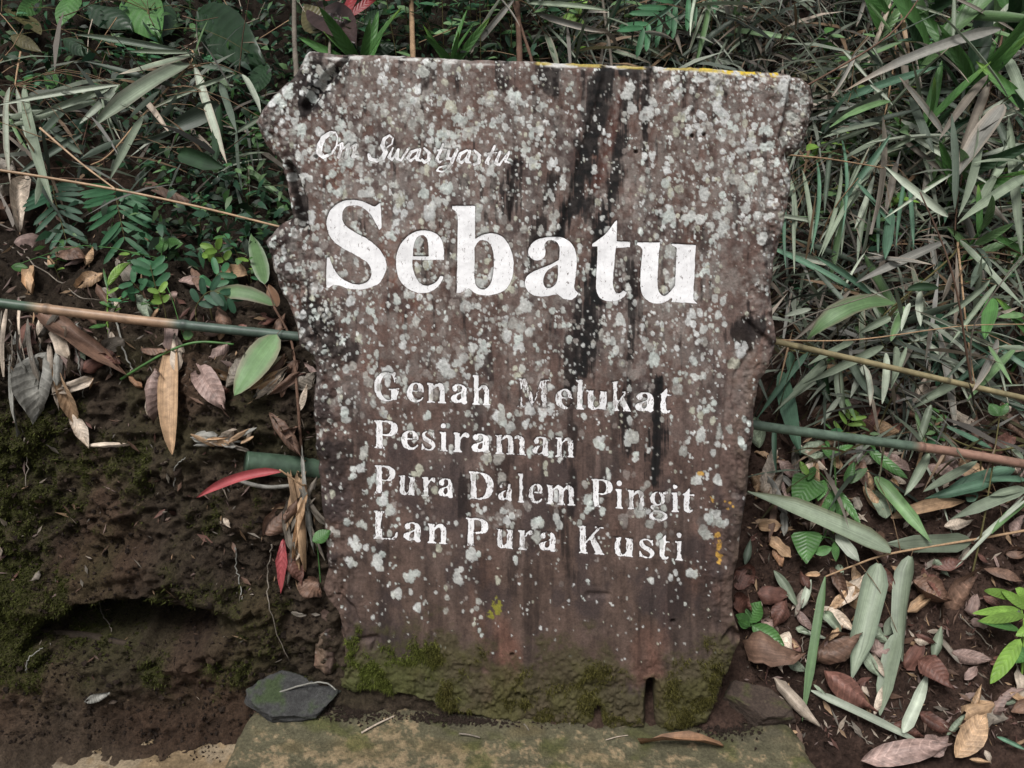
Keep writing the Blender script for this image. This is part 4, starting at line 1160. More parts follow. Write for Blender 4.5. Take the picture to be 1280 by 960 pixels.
# ------------------------------------------------------------------ canes
def cane(name, label, pts, rad, bands, nodes=(), group=None, sides=12, extra=None):
    """pts world points; bands = [(upto t, colour)]; nodes = t of the swollen joints"""
    path = spl(pts, 16); n = len(path); t = np.linspace(0, 1, n)
    tall = np.sort(np.concatenate([t] + [np.array([q - .008, q - .003, q + .003, q + .008]) for q in nodes])) if nodes else t
    path = np.stack([np.interp(tall, t, path[:, k]) for k in range(3)], 1)
    r = np.full(len(tall), rad)
    for q in nodes: r = r * (1 + .26 * np.exp(-((tall - q) / .004) ** 2))
    V, Fc = tube(path, r, sides)
    cols = []
    for q in tall:
        lo = 0
        c = PAL[bands[-1][1]]
        for k, (u, cn) in enumerate(bands):
            if q <= u:
                c = PAL[cn]
                if k + 1 < len(bands):
                    m = smooth(u - .03, u, np.array(q)); c = c * (1 - m) + PAL[bands[k + 1][1]] * m
                break
        for nd in nodes:
            if abs(q - nd) < .006: c = c * .55
        cols.append(c)
    cols = np.array(cols)
    C = np.repeat(cols, sides, 0) * (1 + .08 * RNG.normal(size=(len(cols) * sides, 1)))
    C = np.vstack([C, cols[:1] * .6, cols[-1:] * .6])
    o = thing(name, tuple(path[0]), label, 'bamboo pole', group)
    wmesh('cane', V, Fc, M_CANE, o, np.clip(C, .01, 1), origin=path[0])
    return o, path


PAL['cn1'] = np.array([.050, .082, .055]); PAL['cn2'] = np.array([.30, .195, .125]); PAL['cn3'] = np.array([.065, .095, .075]); PAL['cn4'] = np.array([.225, .19, .105]); PAL['cn5'] = np.array([.23, .135, .10]); PAL['cn6'] = np.array([.080, .115, .085])
po, pp_ = cane('bamboo_pole', 'green and tan bamboo pole lying along the left bank into the board', [at_y(-140, 362, .20), at_y(0, 379, .21), at_y(180, 401, .24), at_y(365, 420, .27), at_y(470, 432, .30)], .0100,
     [(.33, 'cn1'), (.56, 'cn2'), (1, 'cn3')], (.335, .565, .9))
po, pp_ = cane('bamboo_pole', 'slender olive-tan bamboo pole leaning out from behind the board', [at_y(860, 402, .27), at_y(970, 427, .30), at_y(1120, 461, .34), at_y(1215, 483, .36), at_y(1380, 520, .40)], .0066,
     [(1, 'cn4')], (.3, .68))
for path, rads, pc in (([at_y(1215, 483, .36), at_y(1208, 440, .35), at_y(1197, 370, .34), at_y(1180, 310, .35), at_y(1150, 240, .37)], .0030, 'br'), ([at_y(1213, 474, .36), at_y(1214, 425, .345), at_y(1224, 395, .34), at_y(1262, 340, .33), at_y(1300, 300, .33)], .0022, 'bb')):
    V, Fc = tube(spl(path, 6), np.linspace(rads, rads * .5, 6 * (len(path) - 1) + 1), 7)
    wmesh('side_branch', V, Fc, M_CANE, po, PAL[pc] * .8)
cane('bamboo_pole', 'thick blue-green bamboo pole with reddish end jutting from behind the board', [at_y(860, 515, .24), at_y(942, 531, .26), at_y(1090, 551, .29), at_y(1200, 566, .31), at_y(1380, 598, .35)], .0105,
     [(.17, 'cn5'), (.645, 'cn6'), (1, 'cn5')], (.172, .65))
cane('bamboo_pole', 'short stout dark green bamboo piece stuck in the bank beside the board', [at_y(307, 578, .135), at_y(350, 582, .16), at_y(420, 590, .20)], .0235, [(1, 'cn1')], (), sides=18)
# the cut end of that piece shows its hollow wall


def thin(name, label, pts, r, c, cat, group=None, mat=None, taper=.6, wig=0.0):
    path = spl(pts, 7)
    if wig: path = path + RNG.normal(size=path.shape) * wig
    V, Fc = tube(path, np.linspace(r, r * taper, len(path)), 6)
    C = np.clip(PAL[c] * (1 + .15 * RNG.normal(size=(len(V), 1))), .01, 1)
    o = wmesh(name, V, Fc, mat or M_BARK, None, C, origin=path[0])
    return tag(o, label, cat, group)


thin('twig', 'long straight tan twig running from the left bank to the board', [at_y(-60, 205, .30), at_y(27, 217, .33), at_y(145, 237, .36), at_y(250, 259, .33), at_y(352, 284, .27), at_y(420, 300, .25)], .0033, 'tn', 'twig', None, M_CANE)
thin('twig', 'slanting tan side twig joining the long twig on the left bank', [at_y(50, 160, .44), at_y(100, 203, .40), at_y(145, 237, .358)], .0026, 'tn', 'twig', None, M_CANE)
thin('twig', 'thin yellowish twig crossing above the olive pole', [at_y(950, 424, .30), at_y(1066, 425, .33), at_y(1210, 407, .36), at_y(1330, 406, .38)], .0016, 'tn', 'twig')
thin('twig', 'bowed orange twig under the grey leaves beside the board', [at_y(970, 416, .30), at_y(1010, 395, .36), at_y(1065, 377, .40), at_y(1150, 350, .45)], .0016, 'bb', 'twig')
thin('twig', 'straight tan twig poking out from the corner lobe of the board', [at_y(960, 192, .30), at_y(1030, 198, .34), at_y(1105, 210, .40)], .0022, 'tn', 'twig')
thin('twig', 'reddish forked twig above the long rolled leaf', [at_y(1000, 112, .50), at_y(1110, 45, .55), at_y(1160, -20, .6)], .0024, 'br', 'twig')
thin('stem', 'green jointed bamboo shoot curving along the left bank', [pt(*rpx(2, 450, 518), .01), pt(*rpx(2, 540, 462), .03), pt(*rpx(2, 640, 408), .04), pt(*rpx(2, 740, 380), .045), pt(*rpx(2, 870, 388), .02)], .0031, 'gr', 'shoot', None, M_CANE, .8)
thin('root', 'whitish lichened stick beneath the stout bamboo piece', [at_y(296, 600, .115), at_y(336, 609, .125), at_y(396, 603, .17), at_y(430, 600, .19)], .0045, 'gy', 'stick', None, M_BARK, .9)
for q, (pts, c, lb) in enumerate([
    ([(3,785,228),(790,300),(805,380),(812,472)], 'gy', 'pale bent dead stalk hanging on the mossy bank'),
    ([(3,905,215),(893,320),(900,430),(965,606)], 'bb', 'long thin rootlet trailing down beside the board'),
    ([(2,650,920),(655,840),(690,810)], 'gy', 'short curved rootlet under the shredded leaves'),
    ([(2,290,308),(285,420),(300,500),(310,585)], 'gy', 'grey stringy root hanging under the bamboo pole'),
    ([(2,420,230),(440,330),(470,430),(495,485)], 'gy', 'grey crooked root beside the green shoot'),
    ([(2,405,330),(410,420),(412,500)], 'bb', 'straight sprout stalk below the bamboo pole'),
    ([(2,20,10),(180,125),(300,212),(390,222)], 'bb', 'slack thin vine above the bamboo pole'),
    ([(2,40,300),(45,420),(35,500)], 'bb', 'thin curved root at the outer end of the bank'),
    ([(3,330,405),(345,450),(375,500)], 'bb', 'short root dangling in the hollow'),
    ([(3,85,640),(100,590),(145,560)], 'gy', 'forked rootlet at the mouth of the hollow'),
    ([(2,90,740),(100,800),(95,920)], 'bb', 'hair-thin root down the mossy bank'),
    ([(6,190,420),(195,380),(205,350)], 'pt', 'pale upright grass stalk behind the seedling'),
    ([(6,310,640),(325,580),(330,520)], 'bb', 'thin brown stalk standing in the litter'),
    ([(6,850,450),(930,530),(960,560)], 'bb', 'brown stalk among the leaf litter'),
    ([(6,470,800),(510,840),(545,880)], 'bb', 'knobbly brown twig beside the fallen strip'),
    ([(6,1067,30),(1000,130),(930,180)], 'bb', 'brown arching stalk over the green blades'),
]):
    r0 = pts[0][0]; pl_ = [pts[0][1:]] + list(pts[1:])
    thin('root', lb, [pt(*rpx(r0, x, y), .012) for x, y in pl_], .0016 if q not in (3, 4, 5) else .0024, c, 'root', None, M_BARK, .6, .0015)

# trunks of young trees behind the board
for pts, r, c, lb in [([(368, -60), (368, 40), (371, 95), (374, 130)], .0075, 'bb', 'pale slim trunk rising behind the upper left corner of the board'),
                      ([(513, -60), (515, 30), (517, 90)], .0075, 'tn', 'ringed reddish trunk of the red-leaved shrub behind the board'),
                      ([(644, -60), (648, 30), (650, 95)], .0085, 'br', 'dark brown trunk standing behind the middle of the board'),
                      ([(745, -60), (756, 20), (765, 90)], .0045, 'bb', 'thin crooked sapling trunk behind the board'),
                      ([(620, -60), (650, 30), (668, 95)], .0045, 'br', 'thin leaning brown trunk behind the board')]:
    P_ = [pt(x, y, .16) for x, y in pts]
    P_ = P_ + [drop(P_[-1]) - np.array([0, 0, .01])]
    path = spl(P_, 8); rr_ = np.linspace(r * .8, r * 1.1, len(path)) * (1 + .07 * (np.arange(len(path)) % 4 == 0))
    t = thing('young_tree', tuple(path[-1]), lb, 'tree')
    V, Fc = tube(path, rr_, 9)
    C = np.repeat(PAL[c] * .75 * (1 + .25 * (np.arange(len(path)) % 4 == 0))[:, None], 9, 0); C = np.vstack([C, C[:2]])
    wmesh('trunk', V, Fc, M_BARK, t, C)

# log half buried in the hollow
la, lb_ = pt(*rpx(3, 150, 512), .0), pt(*rpx(3, 560, 566), .0)
tq = np.linspace(-.08, 1.08, 16)
pth_ = la + np.outer(tq, lb_ - la) + np.stack([0 * tq, .03 * (tq - .5) ** 2, .006 * np.sin(5 * tq)], 1) + .0012 * RNG.normal(size=(16, 3))
V, Fc = tube(pth_, .0095 * (1 - .35 * np.abs(tq - .45)) * (1 + .07 * RNG.normal(size=16)), 10)
tag(wmesh('log', V, Fc, M_BARK, None, np.clip(np.array([.034, .025, .018]) * (1 + .3 * RNG.normal(size=(len(V), 1))), .01, 1)), 'soil-caked branch lying across the hollow in the bank', 'branch')

# ------------------------------------------------------------------ rocks
import bmesh
def boulder(name, label, cat, centre, half, rot, col, seed, mossc=None, cuts=9, keep=.78, facets=()):
    bm = bmesh.new(); bmesh.ops.create_icosphere(bm, subdivisions=5, radius=1.0)
    V = np.array([v.co[:] for v in bm.verts]); Fc = np.array([[v.index for v in f.verts] for f in bm.faces]); bm.free()
    g = np.random.default_rng(seed)
    for k in range(cuts):
        n = unit(g.normal(size=3)); dd = g.uniform(keep - .14, keep + .1)
        s = V @ n; V = V - np.outer(np.maximum(s - dd, 0), n) * .93
    for ang_, dd in facets:
        n = np.array([math.cos(math.radians(ang_)), math.sin(math.radians(ang_)), g.uniform(-.12, .2)]); n = unit(n)
        s = V @ n; V = V - np.outer(np.maximum(s - dd, 0), n) * .97
    V[:, 2] = np.clip(V[:, 2], -.7, .62 + .05 * fbm(V[:, 0] * 2, V[:, 1] * 2, 0, 2, seed))
    n1 = fbm(V[:, 0] * 3, V[:, 1] * 3, V[:, 2] * 3, 4, seed); n2 = fbm(V[:, 0] * 14, V[:, 1] * 14, V[:, 2] * 14, 3, seed + 1)
    V = V * (1 + .13 * n1 + .04 * n2)[:, None] * np.array(half)
    M3 = np.array(Matrix.Rotation(rot[2], 3, 'Z') @ Matrix.Rotation(rot[0], 3, 'X') @ Matrix.Rotation(rot[1], 3, 'Y'))
    C = np.asarray(col) * (1 + .45 * n1 + .4 * n2)[:, None]
    if mossc is not None:
        m = (smooth(0, .4, n1 + .3 * n2) * smooth(.2, .5, V[:, 2] / half[2]) * .75)[:, None]
        C = C * (1 - m) + np.array(mossc) * m
    return tag(wmesh(name, V @ M3.T + np.asarray(centre), Fc, M_STONE, None, np.clip(C, .008, 1)), label, cat)


fc = on_plane(np.array(370.), np.array(884.), PO, PNn) + np.array([0, -.004, .026])
boulder('flat_stone', 'dark flat stone with a green moss patch leaning at the left foot of the board', 'stone', fc, (.108, .092, .024), (math.radians(26), math.radians(5), math.radians(14)), (.055, .055, .054), 305, (.04, .065, .018), 4, .95, ((8, .86), (62, .52), (118, .66), (178, .88), (222, .62), (262, .50), (318, .60)))
boulder('flat_stone', 'brown soil-coated rock wedged under the right foot of the board', 'stone', on_plane(np.array(942.), np.array(890.), PO, PNn) + np.array([0, -.008, .024]), (.082, .06, .045), (math.radians(18), math.radians(12), math.radians(-14)), (.065, .047, .037), 318, (.055, .06, .02), 6, .85, ((20, .8), (95, .6), (170, .8), (240, .55), (300, .65)))
nf = unit(np.array([-.05, -.4, 1]))
# loose soil fallen on the plinth
for (cx, cy, sx, sy, lb, nn) in [(905, 905, 40, 16, 'loose crumbly soil spilled on the plinth by the right foot of the board', 700), (560, 900, 95, 6, 'thin line of dark soil along the foot of the board', 600), (430, 890, 60, 12, 'damp soil smeared on the plinth beside the flat stone', 500), (190, 918, 120, 26, 'soil crumbs on the tan slab', 900)]:
    V = []; Fc = []; n = 0
    for k in range(nn):
        x = rnd.gauss(cx, sx * .5); y = rnd.gauss(cy + .06 * (x - cx), sy * .5)
        p = on_plane(np.array(x), np.array(y), PO, PNn) if cx > 300 else on_plane(np.array(x), np.array(y), np.array([0, 0, -.045]), np.array([0, 0, 1.]))
        s = rnd.uniform(.0012, .0045) * (1.3 if rnd.random() < .1 else 1)
        q = np.array([(1, 0, 0), (-.5, .8, 0), (-.5, -.8, 0), (0, 0, 1.1), (0, 0, -.8)]) * s * (1 + .4 * RNG.normal(size=(5, 1)))
        V.append(p + q + np.array([0, 0, .002])); Fc += [(n, n+1, n+3), (n+1, n+2, n+3), (n+2, n, n+3), (n+1, n, n+4), (n+2, n+1, n+4), (n, n+2, n+4)]; n += 5
    tag(wmesh('loose_soil', np.vstack(V), Fc, M_SOIL, None, np.array([.045, .032, .025]), False), lb, 'soil', None, 'stuff')

# ------------------------------------------------------------------ fallen leaves, each lying on the ground
def on_base(px, py, where):
    if where == 'plinth':
        return on_plane(np.array(float(px)), np.array(float(py)), PO, PNn) + PNn * .004, PNn
    if where == 'slab':
        return on_plane(np.array(float(px)), np.array(float(py)), np.array([0, 0, -.045]), np.array([0, 0, 1.])) + np.array([0, 0, .006]), np.array([0, 0, 1.])
    p, n, t = hit(px, py)
    return p, n


CNT = {}
def fallen(r, x0, y0, x1, y1, w, c, label, where='ground', curl=None, shape='oval', lift=.011, edge=None, tip=None, wob=.34, mat=None, face=.45, name='fallen_leaf', cat='leaf', sagk=.28):
    a = rpx(r, x0, y0); b = rpx(r, x1, y1)
    B, nb = on_base(*a, where); T, nt_ = on_base(*b, where)
    mid = hit(*((np.array(a) + np.array(b)) / 2))[1] if where == 'ground' else nb
    up = unit(unit(nb + nt_ + mid) + face * unit(CAM - B))
    if where == 'ground': B = B + up * lift * rnd.uniform(.6, 2.2); T = T + up * lift * rnd.uniform(.6, 2.2)
    L = np.linalg.norm(T - B); W = wpx(B, w / REG[r][2])
    if curl is None: curl = rnd.uniform(.5, 1.4) * rnd.choice([1, -1, -1])
    V, Fc, C, U = blade(B, T, W, up, up * L * sagk * rnd.uniform(.1, 1.2), curl, PAL[c], shape, 9, None if edge is None else PAL[edge], None if tip is None else PAL[tip], wob, rnd.randrange(9999), rib=1.2, twist=rnd.uniform(-.3, .3))
    o = wmesh(name, V, Fc, mat or (M_DRYV if shape == 'oval' else M_DRY), None, C, True, U, origin=B)
    g = None
    CNT.setdefault(label, []).append(o)
    return tag(o, label, cat)


FL = [
 # littered slope right of the board
 (6,230,660,378,822,42,'pt','long curled pale leaf strip beside the plinth corner',dict(shape='strap')),(6,388,422,494,505,54,'pt','pinkish pale dead leaf below the rolled bamboo leaves',{}),(6,300,438,358,505,36,'pk','small pink-tan dead leaf near the thin bent blade',{}),
 (6,372,604,492,520,92,'br','dark brown glossy dead leaf behind the thin bent blade',{}),(6,392,636,542,762,84,'rb','broad purplish-brown dead leaf in the middle of the slope',dict(curl=.3)),(6,552,575,634,540,84,'pk','pink-brown dead leaf between the two rolled leaves',{}),
 (6,552,588,594,662,26,'pt','narrow pale leaf shred under the rolled leaf',{}),(6,508,700,552,784,30,'tn','small tan leaf blade standing in the soil',{}),(6,562,782,592,690,30,'pt','small cream leaf blade beside the twisted bamboo leaf',{}),
 (6,786,462,888,318,112,'br','large crumpled brown leaf below the yellow-green runner',dict(wob=.25)),(6,708,604,804,690,72,'rb','curled red-brown leaf over the pale bamboo strip',dict(curl=1.1)),(6,704,772,834,848,52,'rb','dull red dead leaf low on the slope',{}),(6,822,582,954,606,52,'pk','greyish dead leaf beside the lime seedling',{}),
 (6,828,925,932,772,84,'tn','large smooth tan leaf on the slab edge',dict(curl=.4,wob=.04)),(6,515,945,812,885,80,'pk','wide greyish-pink leaf lying on the slab edge',dict(curl=.3)),(6,730,900,800,845,70,'pk','torn grey-pink leaf above the slab edge',{}),(6,130,545,275,590,130,'br','large round brown leaf leaning by the board foot',dict(curl=.5,shape='obl')),
 (6,104,300,166,345,92,'rb','reddish dead leaf pressed against the board side',{}),(6,104,395,160,440,60,'rb','second reddish leaf below the first against the board side',{}),(6,195,468,248,508,40,'pk','pink leaf under the small seedling',{}),(6,232,205,252,292,36,'or_','orange-brown narrow leaf upright in the soil',{}),
 (6,318,308,342,372,30,'rb','small red-brown leaf by the grey shoots',{}),(6,458,330,524,446,54,'tn','tan dead leaf above the wide rolled leaf',{}),(6,490,285,524,400,36,'tn','narrow tan leaf strip hanging from the bamboo twig',{}),(6,618,135,866,74,42,'tn','long tan dead leaf behind the bamboo twig',dict(shape='strap')),
 (6,795,160,884,142,36,'pt','short pale dead leaf at the end of the tan leaf',{}),(6,758,292,856,270,42,'rb','brown leaf beneath the yellow-green runner',{}),(6,915,300,1055,345,44,'br','long brown leaf at the runner end',{}),(6,518,25,604,128,44,'tn','tan fibrous leaf under the heart-leaved vine',dict(wob=.25)),
 (6,185,-10,226,64,44,'pt','pale upright leaf under the blue-green pole',{}),(6,415,300,470,410,40,'br','brown leaf behind the wide rolled leaf',{}),(6,690,538,742,552,22,'pt','tiny white leaf scrap on the slope',{}),(6,525,690,550,720,22,'pt','tiny curled white scrap between the tan blades',{}),(6,270,610,330,640,34,'gg','grey-green leaf scrap near the bent blade',{}),
 (6,284,520,320,590,30,'rb','narrow maroon leaf near the plinth corner',{}),(6,700,515,760,545,26,'rb','maroon leaf scrap beside the twisted bamboo leaf',{}),(6,1000,250,1067,240,44,'br','brown leaf under the green blades',{}),(6,1020,190,1060,120,44,'pk','greyish-brown leaf among the green blades',{}),
 (6,930,900,950,940,20,'pt','small pale scrap by the smooth tan leaf',{}),(6,560,300,620,380,40,'rb','rust leaf behind the rolled leaves',{}),(6,880,930,950,940,16,'tn','narrow tan sliver on the slab edge',{}),(6,640,835,690,850,30,'rb','rust scrap at the tip of the pale bamboo strip',{}),
 (5,150,945,196,778,46,'pt','tall pale dead leaf below the reddish pole end',{}),(5,215,830,284,905,42,'pk','pinkish dead leaf beside the tall pale one',{}),(5,498,798,532,934,42,'br','brown dead leaf behind the weeds',{}),(5,768,852,916,905,74,'pk','broad pinkish dead leaf under the lower pole',{}),(5,650,640,752,672,36,'br','brown leaf in shade between the two poles',{}),
 (5,860,640,990,740,40,'pt','pale dead leaf between the two poles',{}),(5,640,700,720,740,40,'rb','rusty leaf in shade above the lower pole',{}),(5,1060,660,1140,760,50,'br','brown leaf at the far end between the poles',{}),(5,540,860,570,950,36,'tn','tan leaf strip below the lower pole',{}),(5,120,880,160,950,36,'tn','tan leaf tucked beside the board below the pole',{}),
 # bank left of the board
 (2,196,415,150,660,130,'gy','large pale crumpled leaf hanging on the left bank',dict(wob=.3,curl=.9)),(2,216,450,312,705,60,'tn','tan boat-shaped leaf behind the crumpled pale leaf',dict(curl=.9)),(2,262,640,330,772,52,'pt','pale torn leaf end under the crumpled leaf',dict(wob=.3)),(2,325,770,482,762,20,'pt','thin curled pale strip on the bank',dict(shape='strap')),
 (2,165,285,482,515,74,'br','long brown bamboo sheath under the left pole',dict(shape='roll',curl=1.0)),(2,490,505,534,548,40,'or_','orange tip of a broken sheath',{}),(2,655,366,652,790,84,'tn','upright smooth tan sheath below the green shoot',dict(curl=.7,wob=.03,shape='lance')),(2,596,484,602,636,84,'pk','grey-pink leaf left of the tan sheath',{}),
 (2,738,482,842,642,92,'pk','pinkish dead leaf right of the tan sheath',dict(curl=.3)),(2,526,420,640,440,44,'br','brown leaf above the grey-pink one',{}),(2,925,545,1074,438,62,'tn','folded tan leaf beside the big striped leaf',{}),(2,955,590,1082,470,50,'pt','frayed pale leaf against the board',dict(wob=.4)),(2,1000,560,1086,520,40,'pt','frayed tan leaf end against the board',dict(wob=.4)),
 (2,998,640,1114,805,52,'br','curled dark brown leaf above the stout bamboo piece',dict(curl=1.2)),(2,1040,730,1110,690,40,'br','small brown leaf next to the board edge',{}),(2,800,560,860,575,40,'rb','dark red leaf under the striped leaf',{}),(2,70,372,86,720,26,'gy','grey ragged strip at the outer bank',dict(shape='strap',wob=.3)),(2,118,320,98,520,24,'gy','second grey ragged strip below the pole',dict(shape='strap',wob=.3)),(2,155,305,160,395,22,'pt','short pale ragged strip under the pole',dict(wob=.3)),
 (2,560,560,556,668,30,'pt','small cream leaf left of the grey-pink leaf',{}),(2,1115,640,1150,540,28,'pt','cream leaf sliver at the board edge',{}),(2,880,330,1040,290,80,'rb','dark reddish leaf in the shade by the red-edged plant',{}),(2,770,360,840,330,50,'pk','pale brown leaf under the pole',{}),(2,820,260,860,330,50,'br','brown upright leaf above the pole',{}),(2,730,120,770,210,40,'br','brown upright leaf among the seedlings',{}),(2,800,90,820,150,44,'bb','grey-brown leaf among the seedlings',{}),
 (3,884,178,1006,62,84,'br','brown broad leaf drooping at the board side',{}),(3,945,198,936,384,38,'pr','narrow crimson leaf hanging at the board side',dict(mat='g',curl=.6)),(3,1024,55,1036,300,36,'tn','tan strip hanging at the board side',dict(shape='strap')),(3,968,345,1000,158,14,'bb','thin dry stalk leaf at the board side',dict(shape='strap')),(3,1020,330,1075,370,80,'br','brown crumpled leaf below the hanging strip',dict(wob=.3)),(3,960,240,1010,330,60,'rb','maroon leaf behind the crimson one',{}),(3,990,260,1010,220,26,'pt','white leaf scrap at the board side',{}),
 (3,980,430,1036,432,16,'bb','thin brown leaf curl under the hanging leaves',{}),(3,284,735,372,700,34,'gy','small pale leaf on the soil below the hollow',{}),(3,110,340,138,310,26,'bb','grey-brown scrap above the hollow',{}),(3,750,130,770,160,20,'pt','tiny cream scrap on the mossy bank',{}),(3,0,215,6,265,24,'pt','pale scrap at the outer mossy bank',{}),
 (1,92,668,80,866,62,'pt','pale cone-shaped dry leaf hanging from the bamboo spray',dict(curl=1.1)),(1,0,735,46,690,50,'bb','brown dry leaf behind the pale cone leaf',{}),(1,0,600,60,640,60,'bb','grey-brown dry leaf on the bank rim',{}),(1,40,720,0,800,70,'br','dark dead leaf on the bank rim',{}),(1,520,690,700,775,44,'br','brown dead leaf under the long twig',{}),(1,60,500,10,520,40,'pk','pinkish dead leaf at the bank rim',{}),
 (1,390,150,440,200,40,'tn','orange-tan dead leaf in the undergrowth',{}),(1,330,50,370,110,44,'bb','brown dead leaf among the big dark leaves',{}),
 # plinth and slab
 (3,838,752,738,776,30,'or_','orange folded leaf at the plinth corner',dict(where='slab',curl=1.0)),(3,842,768,718,845,46,'tn','tan pointed leaf lying between slab and plinth',dict(where='slab',curl=.8)),(3,480,850,540,832,24,'gy','grey leaf scrap on the tan slab',dict(where='slab')),(3,370,880,395,890,16,'gy','tiny grey scrap on the tan slab',dict(where='slab')),
 (0,905,934,800,931,17,'or_','curled orange-brown leaf with a long stalk on the plinth',dict(where='plinth',curl=1.2,shape='lance')),
]
for f in FL:
    r, x0, y0, x1, y1, w, c, lb, kw = f
    kw = dict(kw)
    if kw.get('mat') == 'g': kw['mat'] = M_GREEN
    fallen(r, x0, y0, x1, y1, w, c, lb, **kw)
for (r, x0, y0, x1, y1, w, c, lb, kw) in [
 (6,352,702,738,888,28,'gl','long pale folded bamboo leaf low on the slope',dict(shape='roll',curl=1.0)),(6,658,838,745,640,42,'gl','pale rolled bamboo strip standing on the slope',dict(shape='roll',curl=1.0)),(6,758,600,788,488,34,'gg','grey-green bamboo tip above the red-brown leaf',{}),(6,230,308,312,432,32,'gg','short grey bamboo leaf sticking out of the soil',dict(curl=.8)),
 (6,325,432,356,338,26,'gl','short pale bamboo leaf sticking out of the soil',{}),(6,300,498,412,532,16,'gl','thin pale blade crossing the bent leaf',dict(shape='strap')),(6,600,520,640,440,40,'gg','grey bamboo leaf between the rolled pair',{}),(6,130,280,150,195,26,'gd','dark green blade beside the board',{}),(6,970,860,1067,905,14,'bg','thin green blade at the slab edge',dict(shape='strap'))]:
    fallen(r, x0, y0, x1, y1, w, c, lb, mat=M_BAMBOO, wob=.05, **kw)

# the scatter of smaller dead leaves between them
CW = dict(br='dark brown', rb='reddish-brown', pk='pinkish', tn='tan', pt='cream', bb='grey-brown', gg='grey-green'); SHW = dict(oval='small pointed', strap='small narrow', tear='small torn')
for (n_, x0, x1, y0, y1, lb, gp) in [(88, 945, 1285, 540, 925, 'small curled dead leaf scattered on the littered slope', 'scattered leaves on the slope'), (46, 10, 395, 300, 500, 'small curled dead leaf on the rim of the left bank', 'scattered leaves on the bank rim'), (24, 1000, 1285, 440, 600, 'small dead leaf in the shade between the right hand poles', 'scattered leaves between the poles')]:
    for k in range(n_):
        x, y = rnd.uniform(x0, x1), rnd.uniform(y0, y1)
        if x1 > 900 and y > 830 and x < 1010: continue
        a_ = rnd.uniform(0, 6.28); L_ = rnd.uniform(14, 50); cw = rnd.choice(['br', 'rb', 'pk', 'tn', 'pt', 'bb', 'tn', 'gg']); sw = rnd.choice(['oval', 'oval', 'strap', 'tear'])
        o = fallen(0, x, y, x + L_ * math.cos(a_), y + L_ * math.sin(a_), L_ * rnd.uniform(.2, .6), cw, lb.replace('small', SHW[sw] + ' ' + CW[cw], 1), wob=.35, shape=sw)
        o['group'] = gp

# dry shreds hanging in clumps against the bank and beside the board
for (n_, cx_, cy_, sx_, sy_, L0, L1, lb, gp) in [(16, 372, 640, 14, 24, 40, 95, 'dry shred hanging in the clump beside the lower left edge of the board', 'shreds beside the board'), (14, 40, 440, 22, 24, 35, 95, 'grey dry shred hanging below the outer end of the left pole', 'shreds below the left pole'), (14, 280, 548, 26, 6, 14, 34, 'pale shred in the crumpled pile below the tan sheath', 'shreds below the tan sheath'), (14, 345, 470, 16, 16, 25, 60, 'tan shred in the fan of frayed leaf against the board', 'frayed shreds against the board'), (12, 1000, 610, 30, 40, 30, 80, 'tan shred hanging under the lower right hand pole', 'shreds under the lower pole')]:
    for k in range(n_):
        x, y = rnd.gauss(cx_, sx_), rnd.gauss(cy_, sy_)
        a_ = rnd.gauss(1.57, .35) if n_ != 14 or cy_ < 460 else rnd.uniform(-.6, .4) if cy_ > 500 else rnd.gauss(2.3, .35)
        L_ = rnd.uniform(L0, L1)
        o = fallen(0, x - L_ / 2 * math.cos(a_), y - L_ / 2 * math.sin(a_), x + L_ / 2 * math.cos(a_), y + L_ / 2 * math.sin(a_), rnd.uniform(4, 13), rnd.choice(['pt', 'tn', 'bb', 'gy', 'br'] if cx_ != 40 else ['gy', 'bb', 'pt']), lb, shape=rnd.choice(['strap', 'lance', 'tear']), wob=.4, lift=.014, name='leaf_shred')
        o['group'] = gp

# twigs lying on the plinth and slab
for lb, a, b, r in [('straight pale twig on the plinth', (452, 918), (493, 897), .0022), ('small forked twig on the plinth', (574, 919), (600, 924), .002), ('short brown twig on the plinth near the wedged rock', (930, 900), (948, 908), .002), ('thin twig at the foot of the board', (712, 907), (722, 895), .002), ('tiny twig on the plinth under the lettering', (655, 907), (661, 915), .0016), ('thin pale straw on the plinth', (757, 927), (785, 921), .0010)]:
    P_ = [on_base(*a, 'plinth')[0], (on_base(*a, 'plinth')[0] + on_base(*b, 'plinth')[0]) / 2 + np.array([0, 0, .002]), on_base(*b, 'plinth')[0]]
    thin('twig', lb, P_, r, 'pt' if 'pale' in lb else 'bb', 'twig', None, M_BARK, .8)
thin('twig', 'dry grass bundle lying on the dark flat stone', [np.array(on_plane(np.array(x), np.array(y), fc + np.array([0, -.004, .021]), nf)) for x, y in ((342., 868.), (375., 857.), (404., 853.), (420., 862.))], .0022, 'gy', 'grass', None, M_BARK, .7, .0006)
for k, (x, y) in enumerate([(141, 868), (283, 655), (288, 668)]):
    p, n, t_ = hit(x, y + 10 if k == 0 else y)
    ico = [(0, 0, 1)] + [(math.cos(a), math.sin(a), .25) for a in np.arange(6) * math.pi / 3] + [(0, 0, -.6)]
    s = .008
    V = p + np.array(ico) * s * np.array([1.3, 1, .8])
    Fc = [(0, 1 + i, 1 + (i + 1) % 6) for i in range(6)] + [(7, 1 + (i + 1) % 6, 1 + i) for i in range(6)]
    tag(wmesh('pebble', V, Fc, M_STONE, None, np.array([.15, .115, .09])), ['small tan pebble on the soil below the hollow', 'upper tan pebble in the bank near the stout bamboo piece', 'lower tan pebble in the bank near the stout bamboo piece'][k], 'pebble')

